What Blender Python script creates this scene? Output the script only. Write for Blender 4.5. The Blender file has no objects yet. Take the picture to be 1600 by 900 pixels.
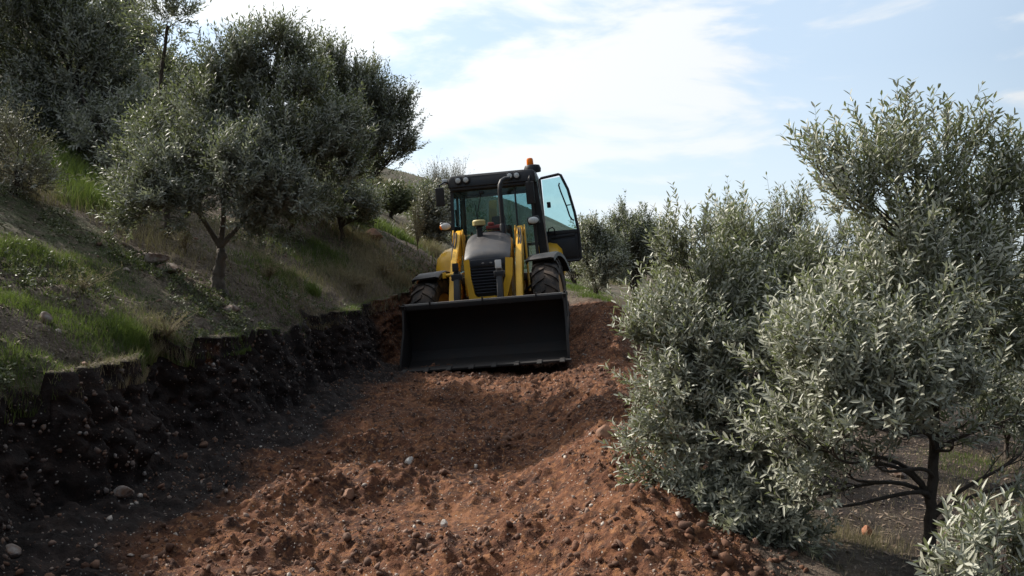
import bpy, bmesh, math, random
import numpy as np
from mathutils import Vector, Matrix, Euler

R_ = math.radians
rng = np.random.default_rng(7)
random.seed(7)
scn = bpy.context.scene
col = scn.collection

# ---------------------------------------------------------------- camera
cam_d = bpy.data.cameras.new('camera')
cam_d.sensor_width = 36; cam_d.lens = 28.8
cam_d.clip_start = 0.05; cam_d.clip_end = 12000
cam = bpy.data.objects.new('camera', cam_d); col.objects.link(cam)
cam.location = (0, 0, 1.6)
PITCH = math.atan(40 / 1280)
cam.rotation_euler = (math.pi / 2 - PITCH, 0, 0)
scn.camera = cam

# ---------------------------------------------------------------- light and sky
SUN_AZ = Vector((-0.84, 0.54)).normalized()      # towards the sun, horizontal
SUN_EL = R_(36)
sun_dir = Vector((SUN_AZ.x * math.cos(SUN_EL), SUN_AZ.y * math.cos(SUN_EL), math.sin(SUN_EL)))
sd = bpy.data.lights.new('sun', 'SUN'); sd.energy = 5.0; sd.angle = R_(0.55); sd.color = (1.0, 0.93, 0.83)
so = bpy.data.objects.new('sun', sd); col.objects.link(so)
so.rotation_euler = sun_dir.to_track_quat('Z', 'Y').to_euler()

world = bpy.data.worlds.new('World'); scn.world = world
world.use_nodes = True
wn = world.node_tree; wn.nodes.clear()
def W(t, **k):
    n = wn.nodes.new(t)
    for a, b in k.items(): setattr(n, a, b)
    return n
wl = wn.links.new
w_out = W('ShaderNodeOutputWorld'); w_bg = W('ShaderNodeBackground')
sky = W('ShaderNodeTexSky', sky_type='NISHITA', sun_disc=False)
sky.sun_elevation = SUN_EL
sky.sun_rotation = math.atan2(SUN_AZ.x, SUN_AZ.y)
sky.air_density = 1.0; sky.dust_density = 1.4; sky.ozone_density = 1.2; sky.altitude = 200
w_bg.inputs['Strength'].default_value = 0.10
tc = W('ShaderNodeTexCoord')
def wmath(op, a, b=None, clamp=False):
    n = W('ShaderNodeMath', operation=op, use_clamp=clamp)
    for i, v in enumerate((a, b)):
        if v is None: continue
        if isinstance(v, (int, float)): n.inputs[i].default_value = v
        else: wl(v, n.inputs[i])
    return n.outputs[0]
mp = W('ShaderNodeMapping'); mp.inputs['Scale'].default_value = (1.5, 1.5, 5.2)
mp.inputs['Location'].default_value = (3.4, 0.35, 0.2)
wl(tc.outputs['Generated'], mp.inputs['Vector'])
n1 = W('ShaderNodeTexNoise'); n1.inputs['Scale'].default_value = 2.6; n1.inputs['Detail'].default_value = 11
n1.inputs['Roughness'].default_value = 0.55; n1.inputs['Distortion'].default_value = 0.35
wl(mp.outputs[0], n1.inputs['Vector'])
dotp = W('ShaderNodeVectorMath', operation='DOT_PRODUCT')
wl(tc.outputs['Generated'], dotp.inputs[0]); dotp.inputs[1].default_value = tuple(sun_dir)
dot0 = wmath('MAXIMUM', dotp.outputs['Value'], 0.0)
sep = W('ShaderNodeSeparateXYZ'); wl(tc.outputs['Generated'], sep.inputs[0])
# cloud cover: thick in the half of the sky under the sun, almost none behind the camera
cover = wmath('MULTIPLY', wmath('ADD', dotp.outputs['Value'], 0.0), 0.24)
cr = W('ShaderNodeMapRange', interpolation_type='SMOOTHSTEP')
cr.inputs['From Min'].default_value = 0.53; cr.inputs['From Max'].default_value = 0.68
wl(wmath('ADD', n1.outputs['Fac'], cover), cr.inputs['Value'])
hz = W('ShaderNodeMapRange'); hz.inputs['From Min'].default_value = 0.22; hz.inputs['From Max'].default_value = 0.0
wl(sep.outputs['Z'], hz.inputs['Value'])
# cloud radiance: brighter near the sun
cbr = W('ShaderNodeMapRange', interpolation_type='SMOOTHSTEP')
for a_, v_ in (('From Min', -0.22), ('From Max', 0.2), ('To Min', 0.9), ('To Max', 7.2)): cbr.inputs[a_].default_value = v_
wl(dotp.outputs['Value'], cbr.inputs['Value'])
cb = wmath('ADD', wmath('MULTIPLY', wmath('POWER', dot0, 3.0), 6.0), cbr.outputs[0])
ccol = W('ShaderNodeMix', data_type='RGBA', blend_type='MULTIPLY'); ccol.inputs['Factor'].default_value = 1
ccol.inputs['A'].default_value = (0.96, 0.985, 1.0, 1)
wl(cb, ccol.inputs['B'])
skb = W('ShaderNodeMix', data_type='RGBA', blend_type='MULTIPLY'); skb.inputs['Factor'].default_value = 1
wl(sky.outputs[0], skb.inputs['A'])
SKY_TINT = skb
# the side of the sky away from the sun is deeper and darker
dk = W('ShaderNodeMapRange'); dk.inputs['From Min'].default_value = -0.5; dk.inputs['From Max'].default_value = 0.75
dk.inputs['To Min'].default_value = 0.15; dk.inputs['To Max'].default_value = 1.7
wl(dotp.outputs['Value'], dk.inputs['Value']); wl(dk.outputs[0], skb.inputs['B'])
cmx = W('ShaderNodeMix', data_type='RGBA'); wl(wmath('MULTIPLY', cr.outputs[0], 0.92), cmx.inputs['Factor'])
# thin high veil that whitens the blue on the sun's side
veil = W('ShaderNodeMix', data_type='RGBA'); wl(skb.outputs['Result'], veil.inputs['A']); veil.inputs['B'].default_value = (5.5, 6.7, 8.0, 1)
vf_ = W('ShaderNodeMapRange', interpolation_type='SMOOTHSTEP')
for a_, v_ in (('From Min', -0.3), ('From Max', 0.35), ('To Min', 0.0), ('To Max', 0.72)): vf_.inputs[a_].default_value = v_
wl(dotp.outputs['Value'], vf_.inputs['Value']); wl(vf_.outputs[0], veil.inputs['Factor'])
wl(veil.outputs['Result'], cmx.inputs['A']); wl(ccol.outputs['Result'], cmx.inputs['B'])
hm = W('ShaderNodeMix', data_type='RGBA')
wl(wmath('MULTIPLY', wmath('MULTIPLY', hz.outputs[0], 0.8), vf_.outputs[0]), hm.inputs['Factor'])
wl(cmx.outputs['Result'], hm.inputs['A']); hm.inputs['B'].default_value = (7.0, 7.8, 8.4, 1)
wl(hm.outputs['Result'], w_bg.inputs['Color'])
wl(w_bg.outputs[0], w_out.inputs['Surface'])

vs = scn.view_settings
vs.view_transform = 'Standard'; vs.look = 'None'; vs.gamma = 1.0; vs.exposure = 0.42
vs.use_curve_mapping = False
scn.cycles.max_bounces = 6; scn.cycles.diffuse_bounces = 2; scn.cycles.glossy_bounces = 2
scn.cycles.transparent_max_bounces = 12; scn.cycles.transmission_bounces = 4
scn.cycles.use_denoising = True

# ---------------------------------------------------------------- helpers
def tag(o, label=None, cat=None, group=None, kind=None):
    if label: o['label'] = label
    if cat: o['category'] = cat
    if group: o['group'] = group
    if kind: o['kind'] = kind
    return o

def np_mesh(name, verts, faces, nper, mat, parent=None, smooth=False, attrs=None):
    """faces: flat int array, nper verts per face (int) or list of sizes"""
    me = bpy.data.meshes.new(name)
    verts = np.asarray(verts, dtype=np.float32)
    faces = np.asarray(faces, dtype=np.int32).ravel()
    me.vertices.add(len(verts)); me.vertices.foreach_set('co', verts.ravel())
    me.loops.add(len(faces)); me.loops.foreach_set('vertex_index', faces)
    if isinstance(nper, int):
        nf = len(faces) // nper
        st = np.arange(nf, dtype=np.int32) * nper
        tot = np.full(nf, nper, dtype=np.int32)
    else:
        tot = np.asarray(nper, dtype=np.int32); nf = len(tot)
        st = np.concatenate([[0], np.cumsum(tot)[:-1]]).astype(np.int32)
    me.polygons.add(nf)
    me.polygons.foreach_set('loop_start', st); me.polygons.foreach_set('loop_total', tot)
    if smooth: me.polygons.foreach_set('use_smooth', np.ones(nf, dtype=bool))
    me.update(calc_edges=True)
    if attrs:
        for k, v in attrs.items():
            a = me.attributes.new(k, 'FLOAT', 'POINT'); a.data.foreach_set('value', np.asarray(v, dtype=np.float32))
    me.validate()
    o = bpy.data.objects.new(name, me); col.objects.link(o)
    if mat: me.materials.append(mat)
    if parent: o.parent = parent
    return o

# lattice noise ---------------------------------------------------
def _h(ix, iy, iz, s):
    n = (ix.astype(np.int64) * 374761393 + iy.astype(np.int64) * 668265263 + iz.astype(np.int64) * 2147483647 + s * 974634777) & 0xffffffff
    n = ((n ^ (n >> 13)) * 1274126177) & 0xffffffff
    n = ((n ^ (n >> 16)) * 2246822519) & 0xffffffff
    n = n ^ (n >> 15)
    return (n & 0xffffff) / float(0xffffff)
def vnoise(x, y, z=0.0, s=0):
    x, y, z = np.broadcast_arrays(np.asarray(x, float), np.asarray(y, float), np.asarray(z, float))
    fx, fy, fz = np.floor(x), np.floor(y), np.floor(z)
    ux, uy, uz = x - fx, y - fy, z - fz
    ux, uy, uz = [t * t * t * (t * (t * 6 - 15) + 10) for t in (ux, uy, uz)]
    r = 0
    flat = bool(np.all(z == 0))
    for a in (0, 1):
        for b in (0, 1):
            for c in ((0,) if flat else (0, 1)):
                w = (ux if a else 1 - ux) * (uy if b else 1 - uy) * (1 if flat else (uz if c else 1 - uz))
                r = r + w * _h(fx + a, fy + b, fz + c, s)
    return r * 2 - 1
def fbm(x, y, z=0.0, o=4, s=0, g=0.5):
    r = 0; a = 1; f = 1; t = 0
    for k in range(o):
        r = r + a * vnoise(x * f + 17.3 * k, y * f - 9.1 * k, np.asarray(z) * f, s + k); t += a
        a *= g; f *= 2.03
    return r / t
def sst(a, b, x):
    if b < a: return 1 - sst(b, a, x)
    t = np.clip((np.asarray(x, float) - a) / (b - a), 0, 1); return t * t * (3 - 2 * t)

# ---------------------------------------------------------------- terrain functions
EY = [-12, 0, 4.8, 6.9, 9, 11, 12.3, 13.2, 14.2, 15.6, 17, 20, 30, 60, 150]
EX = [-3.2, -3.0, -2.82, -2.62, -2.45, -2.3, -2.12, -1.78, -1.66, -1.4, -1.25, -1.2, -0.8, 0.5, 3]
AY = [-12, 9, 12, 13.5, 15.5, 20, 30, 60, 150]
AZ = [1.08, .93, .98, 1.12, 1.5, 1.38, 1.4, 1.5, 1.5]
def edge(y):
    y = np.asarray(y, float)
    return np.interp(y, EY, EX) + .15 * vnoise(y * 1.1, 3.1, s=5) + .10 * vnoise(y * 3.3, 8.1, s=6) + .045 * vnoise(y * 9.3, 8.1, s=7)
def smoothA(y): return np.interp(y, AY, AZ) + .05 * vnoise(np.asarray(y) * .9, 1.7, s=9)
def natural(x, y):
    x = np.asarray(x, float); y = np.asarray(y, float)
    w = np.interp(y, EY, EX) - x
    wl_ = np.maximum(w, 0); wr = np.maximum(-w, 0)
    L = .53 * (wl_ - 9 * np.log1p(np.exp(np.clip((wl_ - 36) / 6, -30, 30))))
    L = L - (.10 + .09 * vnoise(y * 4.1, x * 2.1, s=12)) * np.exp(-(wl_ / .25) ** 2)           # rounded, crumbled lip
    z = smoothA(y) + np.where(w > 0, L, -.22 * wr - .002 * wr ** 1.7)
    k = np.clip(np.abs(w) / 3, 0, 1)
    z = z + .22 * k * fbm(x / 3.2, y / 3.2, o=4, s=11) + 1.1 * np.clip(np.abs(w) / 18, 0, 1) * fbm(x / 13., y / 13., o=3, s=21)
    z = z + .10 * np.clip(wl_ / .12, 0, 1) * fbm(x / .42, y / .42, o=5, s=31, g=.66) 
    # small terraces on the slope
    z = z + .10 * np.clip(wl_ / 1.5, 0, 1) * np.clip(vnoise(x * .9 + .3 * y, y * .35, s=41), -.3, .6)
    Ht = np.interp(x, [-60, -20, -8, 0, 7, 10, 25, 60, 300], [16, 13.5, 11.2, 8.9, 5.8, 4.8, 2.2, -4, -40]) + .5 * fbm(x / 6, y / 6, o=3, s=51)
    t = sst(45, 105, y) * (1 - sst(112, 160, y))
    return z + t * np.maximum(Ht - z, 0)
def right_side(x, y):
    r = -.04 - .13 * (x - 2.2) - .0012 * np.clip(x - 5, 0, 60) ** 1.6 + .12 * fbm(x / 1.7, y / 1.7, o=4, s=61) + .04 * fbm(x / .35, y / .35, o=3, s=62)
    k = sst(13.5, 19, y)
    return r * (1 - k) + natural(x, y) * k
WR_Y = [-12, 2, 4, 6, 8, 9.5, 11, 12.2, 13.3, 15.5, 18]
WR_X = [.5, .56, .70, .80, .95, 1.08, 1.2, 1.45, 1.62, 1.75, 1.8]
WR_H = [.14, .20, .31, .36, .33, .2, .12, .3, .55, .4, .1]
def floor_z(x, y):
    x = np.asarray(x, float); y = np.asarray(y, float)
    xw = np.interp(y, WR_Y, WR_X)
    base = np.interp(y, [-12, 9, 11.5, 12.6, 13.4, 15.5, 18], [0, .0, .02, .1, .17, .25, .5])
    base = base + np.interp(y, [11, 13], [0, .085]) * np.clip(x + .2, -1.6, 1.6)
    wr = np.interp(y, WR_Y, WR_H) * np.exp(-(np.abs(x - xw) / .50) ** 2.2)
    wob = x + .35 * vnoise(x * .8, y * .5, s=70)
    # low cross ridges and scrapes left by the bucket
    br = 0
    for (yc, x0, x1, h, wd, tilt) in ((5.55, -1.75, .35, .19, .23, .05), (6.9, -1.45, .0, .15, .28, .12), (8.15, -1.7, .7, .10, .25, .1),
                                (9.4, -1.3, 1.1, .12, .3, .12), (4.45, -1.5, .6, .10, .2, .0), (10.6, -1.0, 1.3, .09, .3, .1)):
        yy = y - tilt * x - .30 * vnoise(x * 1.3, yc, s=71) - .10 * vnoise(x * 4.3, y * 2, s=71)
        br = br + h * np.exp(-((yy - yc) / wd) ** 2) * sst(x0 - .25, x0 + .25, x) * (1 - sst(x1 - .3, x1 + .3, x))
    flat = np.exp(-(((x + .45) / .75) ** 2 + ((y - 4.95) / .32) ** 2)) + .8 * np.exp(-(((x + .7) / .8) ** 2 + ((y - 8.7) / .3) ** 2))
    flat = np.clip(flat, 0, 1)
    n = fbm(x / .55, y / .55, o=3, s=72) * .065
    c = fbm(x / .13, y / .13, o=4, s=73, g=.6)
    cl = np.maximum(0, c) ** 1.3 * .085 * (.35 + .65 * sst(-.2, .4, vnoise(x / .5, y / .5, s=74)))
    # caterpillar-like scratches along the travel direction
    sc = .012 * vnoise(x * 11, y * 1.2, s=75)
    rg = (1 - np.abs(vnoise(x / .10, y / .10, s=77))) ** 2 * .022 + np.abs(vnoise(x / .045, y / .045, s=78)) * .014 + .03 * np.maximum(0, vnoise(x / .22, y / .22, s=79)) ** .7 * sst(-.1, .3, vnoise(x / .7, y / .9, s=80))
    z = base + wr + br * .62 * (.75 + .6 * vnoise(x * 2.1, y * 2.1, s=69)) + (n + cl + sc + 1.9 * rg) * (1 - .85 * flat) - .03 * flat
    # tracks rise gently into the wall scree
    e = np.interp(y, EY, EX)
    z = z + .09 * np.exp(-((x - e - .25) / .28) ** 2) * (1 + .6 * vnoise(y * 1.4, 2.2, s=76))
    k = sst(0.12, .95, x - xw)
    z = z * (1 - k) + (right_side(x, y) + .3 * cl * (1 - sst(1, 2.5, x - xw))) * k
    t = sst(15.5, 18.5, y + .25 * x)
    return z * (1 - t) + natural(x, y) * t
WALLW = .21
def ground_z(x, y):
    x = np.asarray(x, float); y = np.asarray(y, float)
    e = edge(y)
    s = np.clip((x - e) / WALLW, 0, 1)
    zt = natural(np.minimum(x, e), y); zb = floor_z(np.maximum(x, e + WALLW), y)
    return zt * (1 - s) + zb * s

def pix(px, py, d):
    """world point seen at photo pixel (1600x900) at depth d along y"""
    u = (px - 800) / 1280.; v = (450 - py) / 1280.
    cy = math.cos(PITCH) + v * math.sin(PITCH); cz = -math.sin(PITCH) + v * math.cos(PITCH)
    k = d / cy
    return np.array([u * k, d, 1.6 + cz * k])
def hit(px, py, y0=2.5, y1=140):
    ds = np.exp(np.linspace(math.log(y0), math.log(y1), 900))
    P = np.array([pix(px, py, d) for d in ds])
    g = ground_z(P[:, 0], P[:, 1])
    i = np.argmax(P[:, 2] < g)
    if P[i, 2] >= g[i]: i = len(ds) - 1
    return np.array([P[i, 0], P[i, 1], g[i]])

# ---------------------------------------------------------------- material helpers
def nmat(name):
    m = bpy.data.materials.new(name); m.use_nodes = True
    nt = m.node_tree; b = nt.nodes['Principled BSDF']
    return m, nt, b
def N(nt, t, ins=None, **k):
    n = nt.nodes.new(t)
    for a, b in k.items(): setattr(n, a, b)
    if ins:
        for a, v in ins.items():
            if isinstance(v, bpy.types.NodeSocket): nt.links.new(v, n.inputs[a])
            else: n.inputs[a].default_value = v
    return n
def ramp(nt, fac, stops):
    n = nt.nodes.new('ShaderNodeValToRGB'); e = n.color_ramp.elements
    while len(e) < len(stops): e.new(.5)
    for i, (p, c) in enumerate(stops):
        e[i].position = p; e[i].color = (*c, 1) if len(c) == 3 else c
    nt.links.new(fac, n.inputs[0]); return n.outputs[0]
def mixc(nt, f, a, b, mode='MIX'):
    n = nt.nodes.new('ShaderNodeMix'); n.data_type = 'RGBA'; n.blend_type = mode
    for k, v in (('Factor', f), ('A', a), ('B', b)):
        if isinstance(v, bpy.types.NodeSocket): nt.links.new(v, n.inputs[k])
        elif k == 'Factor': n.inputs[k].default_value = v
        else: n.inputs[k].default_value = (*v, 1)
    return n.outputs['Result']
def noise(nt, scale, detail=4, rough=.55, vec=None, dist=0):
    n = N(nt, 'ShaderNodeTexNoise', {'Scale': scale, 'Detail': detail, 'Roughness': rough, 'Distortion': dist})
    if vec is not None: nt.links.new(vec, n.inputs['Vector'])
    return n.outputs['Fac']
def mth(nt, op, a, b=0.0, clamp=False):
    n = nt.nodes.new('ShaderNodeMath'); n.operation = op; n.use_clamp = clamp
    for i, v in enumerate((a, b)):
        if isinstance(v, bpy.types.NodeSocket): nt.links.new(v, n.inputs[i])
        else: n.inputs[i].default_value = v
    return n.outputs[0]
def mapr(nt, v, a, b, c=0, d=1):
    n = N(nt, 'ShaderNodeMapRange', {'Value': v, 'From Min': a, 'From Max': b, 'To Min': c, 'To Max': d}); return n.outputs[0]
def lnk(nt, a, b): nt.links.new(a, b)

def ground_material():
    m, nt, b = nmat('ground_soil')
    tc = N(nt, 'ShaderNodeTexCoord').outputs['Object']
    soil = N(nt, 'ShaderNodeAttribute', attribute_name='soil').outputs['Fac']
    bank = N(nt, 'ShaderNodeAttribute', attribute_name='bank').outputs['Fac']  # bank topsoil with painted shade, and painted shade under the right-hand trees
    grass = N(nt, 'ShaderNodeAttribute', attribute_name='grass').outputs['Fac']
    a = noise(nt, 1.3, 6, .6, tc); bb = noise(nt, 9, 6, .65, tc); c = noise(nt, 55, 4, .7, tc); d = noise(nt, 160, 2, .6, tc)
    red = ramp(nt, a, [(.3, (.056, .022, .013)), (.5, (.125, .049, .024)), (.72, (.215, .095, .046))])
    red = mixc(nt, mapr(nt, bb, .42, .64), red, (.034, .016, .011))
    red = mixc(nt, mapr(nt, noise(nt, 26, 4, .6, tc), .5, .7), red, (.26, .118, .052))
    red = mixc(nt, mapr(nt, c, .60, .72), red, (.34, .2, .125))
    vor = N(nt, 'ShaderNodeTexVoronoi', {'Scale': 42.0, 'Randomness': 1.0, 'Vector': tc})
    peb = mth(nt, 'MULTIPLY', mapr(nt, vor.outputs['Distance'], .26, .18), mapr(nt, N(nt, 'ShaderNodeSeparateColor', {'Color': vor.outputs['Color']}).outputs[0], .80, .84))
    red = mixc(nt, peb, red, (.40, .33, .27))
    nat = ramp(nt, a, [(.3, (.060, .042, .032)), (.5, (.105, .076, .058)), (.7, (.165, .125, .098))])
    nat = mixc(nt, mapr(nt, c, .5, .66), nat, (.21, .17, .13))
    nat = mixc(nt, mapr(nt, bb, .52, .68), nat, (.05, .037, .022))
    gr = ramp(nt, c, [(.3, (.022, .032, .012)), (.6, (.05, .072, .02)), (.8, (.10, .12, .04))])
    nat = mixc(nt, mth(nt, 'MULTIPLY', grass, mapr(nt, bb, .3, .55, 0, .75), True), nat, gr)
    nat = mixc(nt, mth(nt, 'MULTIPLY', peb, .5), nat, (.33, .30, .27))
    se = mth(nt, 'ADD', soil, mth(nt, 'MULTIPLY', mth(nt, 'SUBTRACT', bb, .5), .6))
    cc = mixc(nt, mapr(nt, se, .35, .6), nat, red)
    topsoil_shade = ramp(nt, bb, [(.35, (.012, .009, .008)), (.55, (.024, .016, .0135)), (.75, (.052, .035, .028))])  # dark topsoil colour, with shade painted into it
    topsoil_shade = mixc(nt, mth(nt, 'MULTIPLY', peb, .8), topsoil_shade, (.34, .31, .28))
    cc = mixc(nt, mapr(nt, mth(nt, 'ADD', bank, mth(nt, 'MULTIPLY', mth(nt, 'SUBTRACT', a, .5), .9)), .3, .7), cc, topsoil_shade)
    lnk(nt, cc, b.inputs['Base Color'])
    b.inputs['Roughness'].default_value = .92; b.inputs['Specular IOR Level'].default_value = .25
    h = mth(nt, 'ADD', mth(nt, 'MULTIPLY', bb, 1.0), mth(nt, 'ADD', mth(nt, 'MULTIPLY', c, .45), mth(nt, 'MULTIPLY', d, .18)))
    bp = N(nt, 'ShaderNodeBump', {'Strength': .9, 'Distance': .035, 'Height': h})
    lnk(nt, bp.outputs[0], b.inputs['Normal'])
    return m
GROUND = ground_material()

def simple(name, c, rough=.6, metal=0., var=.25, scale=8., bump=0., c2=None, spec=.5, lo=.4, hi=.7):
    m, nt, b = nmat(name)
    tc = N(nt, 'ShaderNodeTexCoord').outputs['Object']
    f = noise(nt, scale, 5, .62, tc)
    dark = c2 if c2 else tuple(x * (1 - var) for x in c)
    lnk(nt, mixc(nt, mapr(nt, f, lo, hi), c, dark), b.inputs['Base Color'])
    lnk(nt, mapr(nt, noise(nt, scale * 2.3, 3, .5, tc), .3, .7, max(rough - .1, 0), min(rough + .12, 1)), b.inputs['Roughness'])
    b.inputs['Metallic'].default_value = metal; b.inputs['Specular IOR Level'].default_value = spec
    if bump:
        bp = N(nt, 'ShaderNodeBump', {'Strength': .6, 'Distance': bump, 'Height': noise(nt, scale * 3, 4, .6, tc)})
        lnk(nt, bp.outputs[0], b.inputs['Normal'])
    return m

def leaf_material(name, top, top2, under, rough=.42, trans=.22):
    m, nt, b = nmat(name)
    out = nt.nodes['Material Output']
    tint = N(nt, 'ShaderNodeAttribute', attribute_name='tint').outputs['Fac']
    c = mixc(nt, tint, top, top2)
    geo = N(nt, 'ShaderNodeNewGeometry')
    c = mixc(nt, geo.outputs['Backfacing'], c, under)
    lnk(nt, c, b.inputs['Base Color'])
    b.inputs['Roughness'].default_value = rough; b.inputs['Specular IOR Level'].default_value = .45
    tr = N(nt, 'ShaderNodeBsdfTranslucent'); lnk(nt, mixc(nt, .5, c, (.16, .22, .04)), tr.inputs['Color'])
    mx = N(nt, 'ShaderNodeMixShader', {0: trans}); lnk(nt, b.outputs[0], mx.inputs[1]); lnk(nt, tr.outputs[0], mx.inputs[2])
    lnk(nt, mx.outputs[0], out.inputs['Surface'])
    return m
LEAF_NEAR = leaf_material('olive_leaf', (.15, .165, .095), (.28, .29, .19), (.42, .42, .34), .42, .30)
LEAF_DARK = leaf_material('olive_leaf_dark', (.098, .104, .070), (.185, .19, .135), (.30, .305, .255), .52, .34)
LEAF_BUSH = leaf_material('bush_leaf', (.045, .06, .026), (.10, .105, .05), (.12, .13, .07), .55, .2)
LEAF_GREY = leaf_material('grey_leaf', (.18, .165, .125), (.25, .235, .18), (.26, .25, .2), .6, .15)
BARK = simple('bark', (.15, .125, .10), .9, var=.55, scale=14, bump=.02)
BARK_DARK = simple('bark_dark', (.075, .058, .045), .9, var=.5, scale=14, bump=.02)
GRASS = leaf_material('grass_blade', (.05, .085, .016), (.13, .19, .035), (.08, .12, .025), .6, .4)
DRY = leaf_material('dry_stalk', (.22, .17, .10), (.36, .30, .20), (.25, .2, .13), .8, .25)
LITTER = leaf_material('litter', (.10, .066, .045), (.27, .205, .15), (.2, .15, .11), .8, .05)
def stone_material(name, c1, c2):
    m, nt, b = nmat(name)
    tc = N(nt, 'ShaderNodeTexCoord').outputs['Object']
    tint = N(nt, 'ShaderNodeAttribute', attribute_name='tint').outputs['Fac']
    c = mixc(nt, tint, c1, c2)
    c = mixc(nt, mapr(nt, noise(nt, 14, 5, .6, tc), .40, .62), c, (.12, .062, .036))
    lnk(nt, c, b.inputs['Base Color']); b.inputs['Roughness'].default_value = .85
    bp = N(nt, 'ShaderNodeBump', {'Strength': .6, 'Distance': .01, 'Height': noise(nt, 50, 4, .6, tc)})
    lnk(nt, bp.outputs[0], b.inputs['Normal'])
    return m
STONE = stone_material('stone', (.19, .10, .065), (.50, .45, .39))
CLOD = stone_material('clod', (.065, .027, .015), (.175, .075, .037))
BANKST = stone_material('bank_stone', (.09, .065, .055), (.34, .31, .28))
STONE_W = stone_material('limestone', (.5, .47, .43), (.6, .57, .52))
STONE_B = stone_material('brown_stone', (.2, .095, .055), (.27, .14, .08))

# ---------------------------------------------------------------- terrain mesh
def build_terrain():
    ys = [-12., -8, -5, -3, -1.5, -.4, .5, 1.2, 1.8, 2.3, 2.7]
    y = 3.0
    while y < 16.5: ys.append(y); y += .0040 * y
    while y < 22: ys.append(y); y += .09 + .01 * (y - 16)
    while y < 165: ys.append(y); y *= 1.022
    ys = np.array(ys); ny = len(ys)
    offL = [0.0]; s = .02
    while offL[-1] < 110: offL.append(offL[-1] + s); s = min(s * 1.032, 3.0)
    offL = -np.array(offL)[::-1]
    nw = 46
    fl = np.arange(0, 4.9, .0135)
    fr = [fl[-1]]; s = .03
    while fr[-1] < 330: fr.append(fr[-1] + s); s *= 1.055
    fr = np.array(fr[1:])
    e = edge(ys)[:, None]; Y = ys[:, None]
    XL = e + offL[None, :]; YL = Y + 0 * XL; ZL = natural(XL, YL)
    ws = np.linspace(0, 1, nw + 2)[None, 1:-1]
    xb = e + WALLW; zt = natural(e, Y); zb = floor_z(xb, Y)
    ZW = zt + (zb - zt) * ws; XW = e + WALLW * (ws ** 1.35); YW = Y + 0 * XW
    hgt = np.clip((zt - zb) / .9, 0, 1)
    tp = np.sin(np.pi * ws) ** .6 * hgt
    dsp = .10 * fbm(YW * 1.9, ZW * 2.6, .0, o=3, s=81) + .075 * fbm(YW * 9, ZW * 9, 0., o=4, s=82, g=.65) + .04 * vnoise(YW * 5, ZW * .8, s=83)
    XW = XW + dsp * tp
    XW = XW + (.035 * (np.abs(vnoise(YW * 6.5, ZW * 6.5, s=85)) - .3) + .03 * vnoise(YW * 19, ZW * 19, s=86)) * tp
    YW = YW + .03 * vnoise(YW * 12, ZW * 12, s=84) * tp
    fo = np.concatenate([fl, fr])
    XF = e + WALLW + fo[None, :]; YF = Y + 0 * XF; ZF = floor_z(XF, YF)
    X = np.concatenate([XL, XW, XF], 1); Yg = np.concatenate([YL, YW, YF], 1); Z = np.concatenate([ZL, ZW, ZF], 1)
    nx = X.shape[1]
    # masks
    xw = np.interp(Yg, WR_Y, WR_X)
    isF = np.zeros_like(X); isF[:, len(offL):] = 1
    soil = isF * (1 - sst(.35, 1.0, X - xw + .3 * fbm(X, Yg, s=91))) * (1 - sst(15.5, 18, Yg + .25 * X))
    # dug soil thrown up beside the machine
    soil = np.maximum(soil, .9 * np.exp(-(((X - 2.0) / 1.2) ** 2 + ((Yg - 15) / 2.2) ** 2)) * isF)
    w = e - X
    bank = sst(.08, -.02, w) * (1 - .85 * sst(.45, 1.1, -w)) * (1 - sst(11.6, 12.6, Yg) * (1 - sst(14, 15, Yg)) * .75) * (1 - sst(17, 19, Yg))  # bank topsoil with its shade painted in, spreading onto the floor
    gm = np.where(w > 0, sst(.05, .45, fbm(X / 1.6, Yg / 1.6, o=3, s=92)) * .9 + .1, .35 * sst(-.1, .3, fbm(X / 2, Yg / 2, o=3, s=93)))
    gm = np.maximum(gm, sst(16, 22, Yg) * (.35 + .6 * sst(-.1, .3, fbm(X / 3, Yg / 3, o=3, s=94))))
    bank = np.maximum(bank, .62 * sst(.7, 1.5, X - xw) * isF * (1 - sst(13, 17, Yg)))  # shade under the right-hand trees, painted into the ground as dark soil
    co = np.stack([X, Yg, Z], -1).reshape(-1, 3)
    i, j = np.meshgrid(np.arange(ny - 1), np.arange(nx - 1), indexing='ij')
    a = (i * nx + j).ravel(); f = np.stack([a, a + 1, a + nx + 1, a + nx], -1)
    o = np_mesh('terrain', co, f, 4, GROUND, smooth=True, attrs={'soil': soil.ravel(), 'grass': gm.ravel(), 'bank': bank.ravel()})  # 'bank' also carries the painted shade under the right-hand trees
    tag(o, kind='structure')
    return o
build_terrain()

def build_far():
    m, nt, b = nmat('far_land')
    tc = N(nt, 'ShaderNodeTexCoord').outputs['Object']
    lnk(nt, ramp(nt, noise(nt, .006, 6, .6, tc), [(.35, (.05, .075, .03)), (.5, (.11, .12, .06)), (.65, (.17, .14, .09))]), b.inputs['Base Color'])
    b.inputs['Roughness'].default_value = 1
    n = 150
    g = np.linspace(-1, 1, n); g = np.sign(g) * np.abs(g) ** 2 * 5000
    X, Y = np.meshgrid(g, g, indexing='ij')
    r = np.hypot(X, Y)
    Z = -46 + (fbm(X / 900, Y / 900, o=4, s=101) + .35) * 75 * sst(600, 3200, r)
    co = np.stack([X, Y, Z], -1).reshape(-1, 3)
    i, j = np.meshgrid(np.arange(n - 1), np.arange(n - 1), indexing='ij')
    a = (i * n + j).ravel(); f = np.stack([a, a + n, a + n + 1, a + 1], -1)
    tag(np_mesh('distant_land', co, f, 4, m, smooth=True), kind='structure')
build_far()

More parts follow.
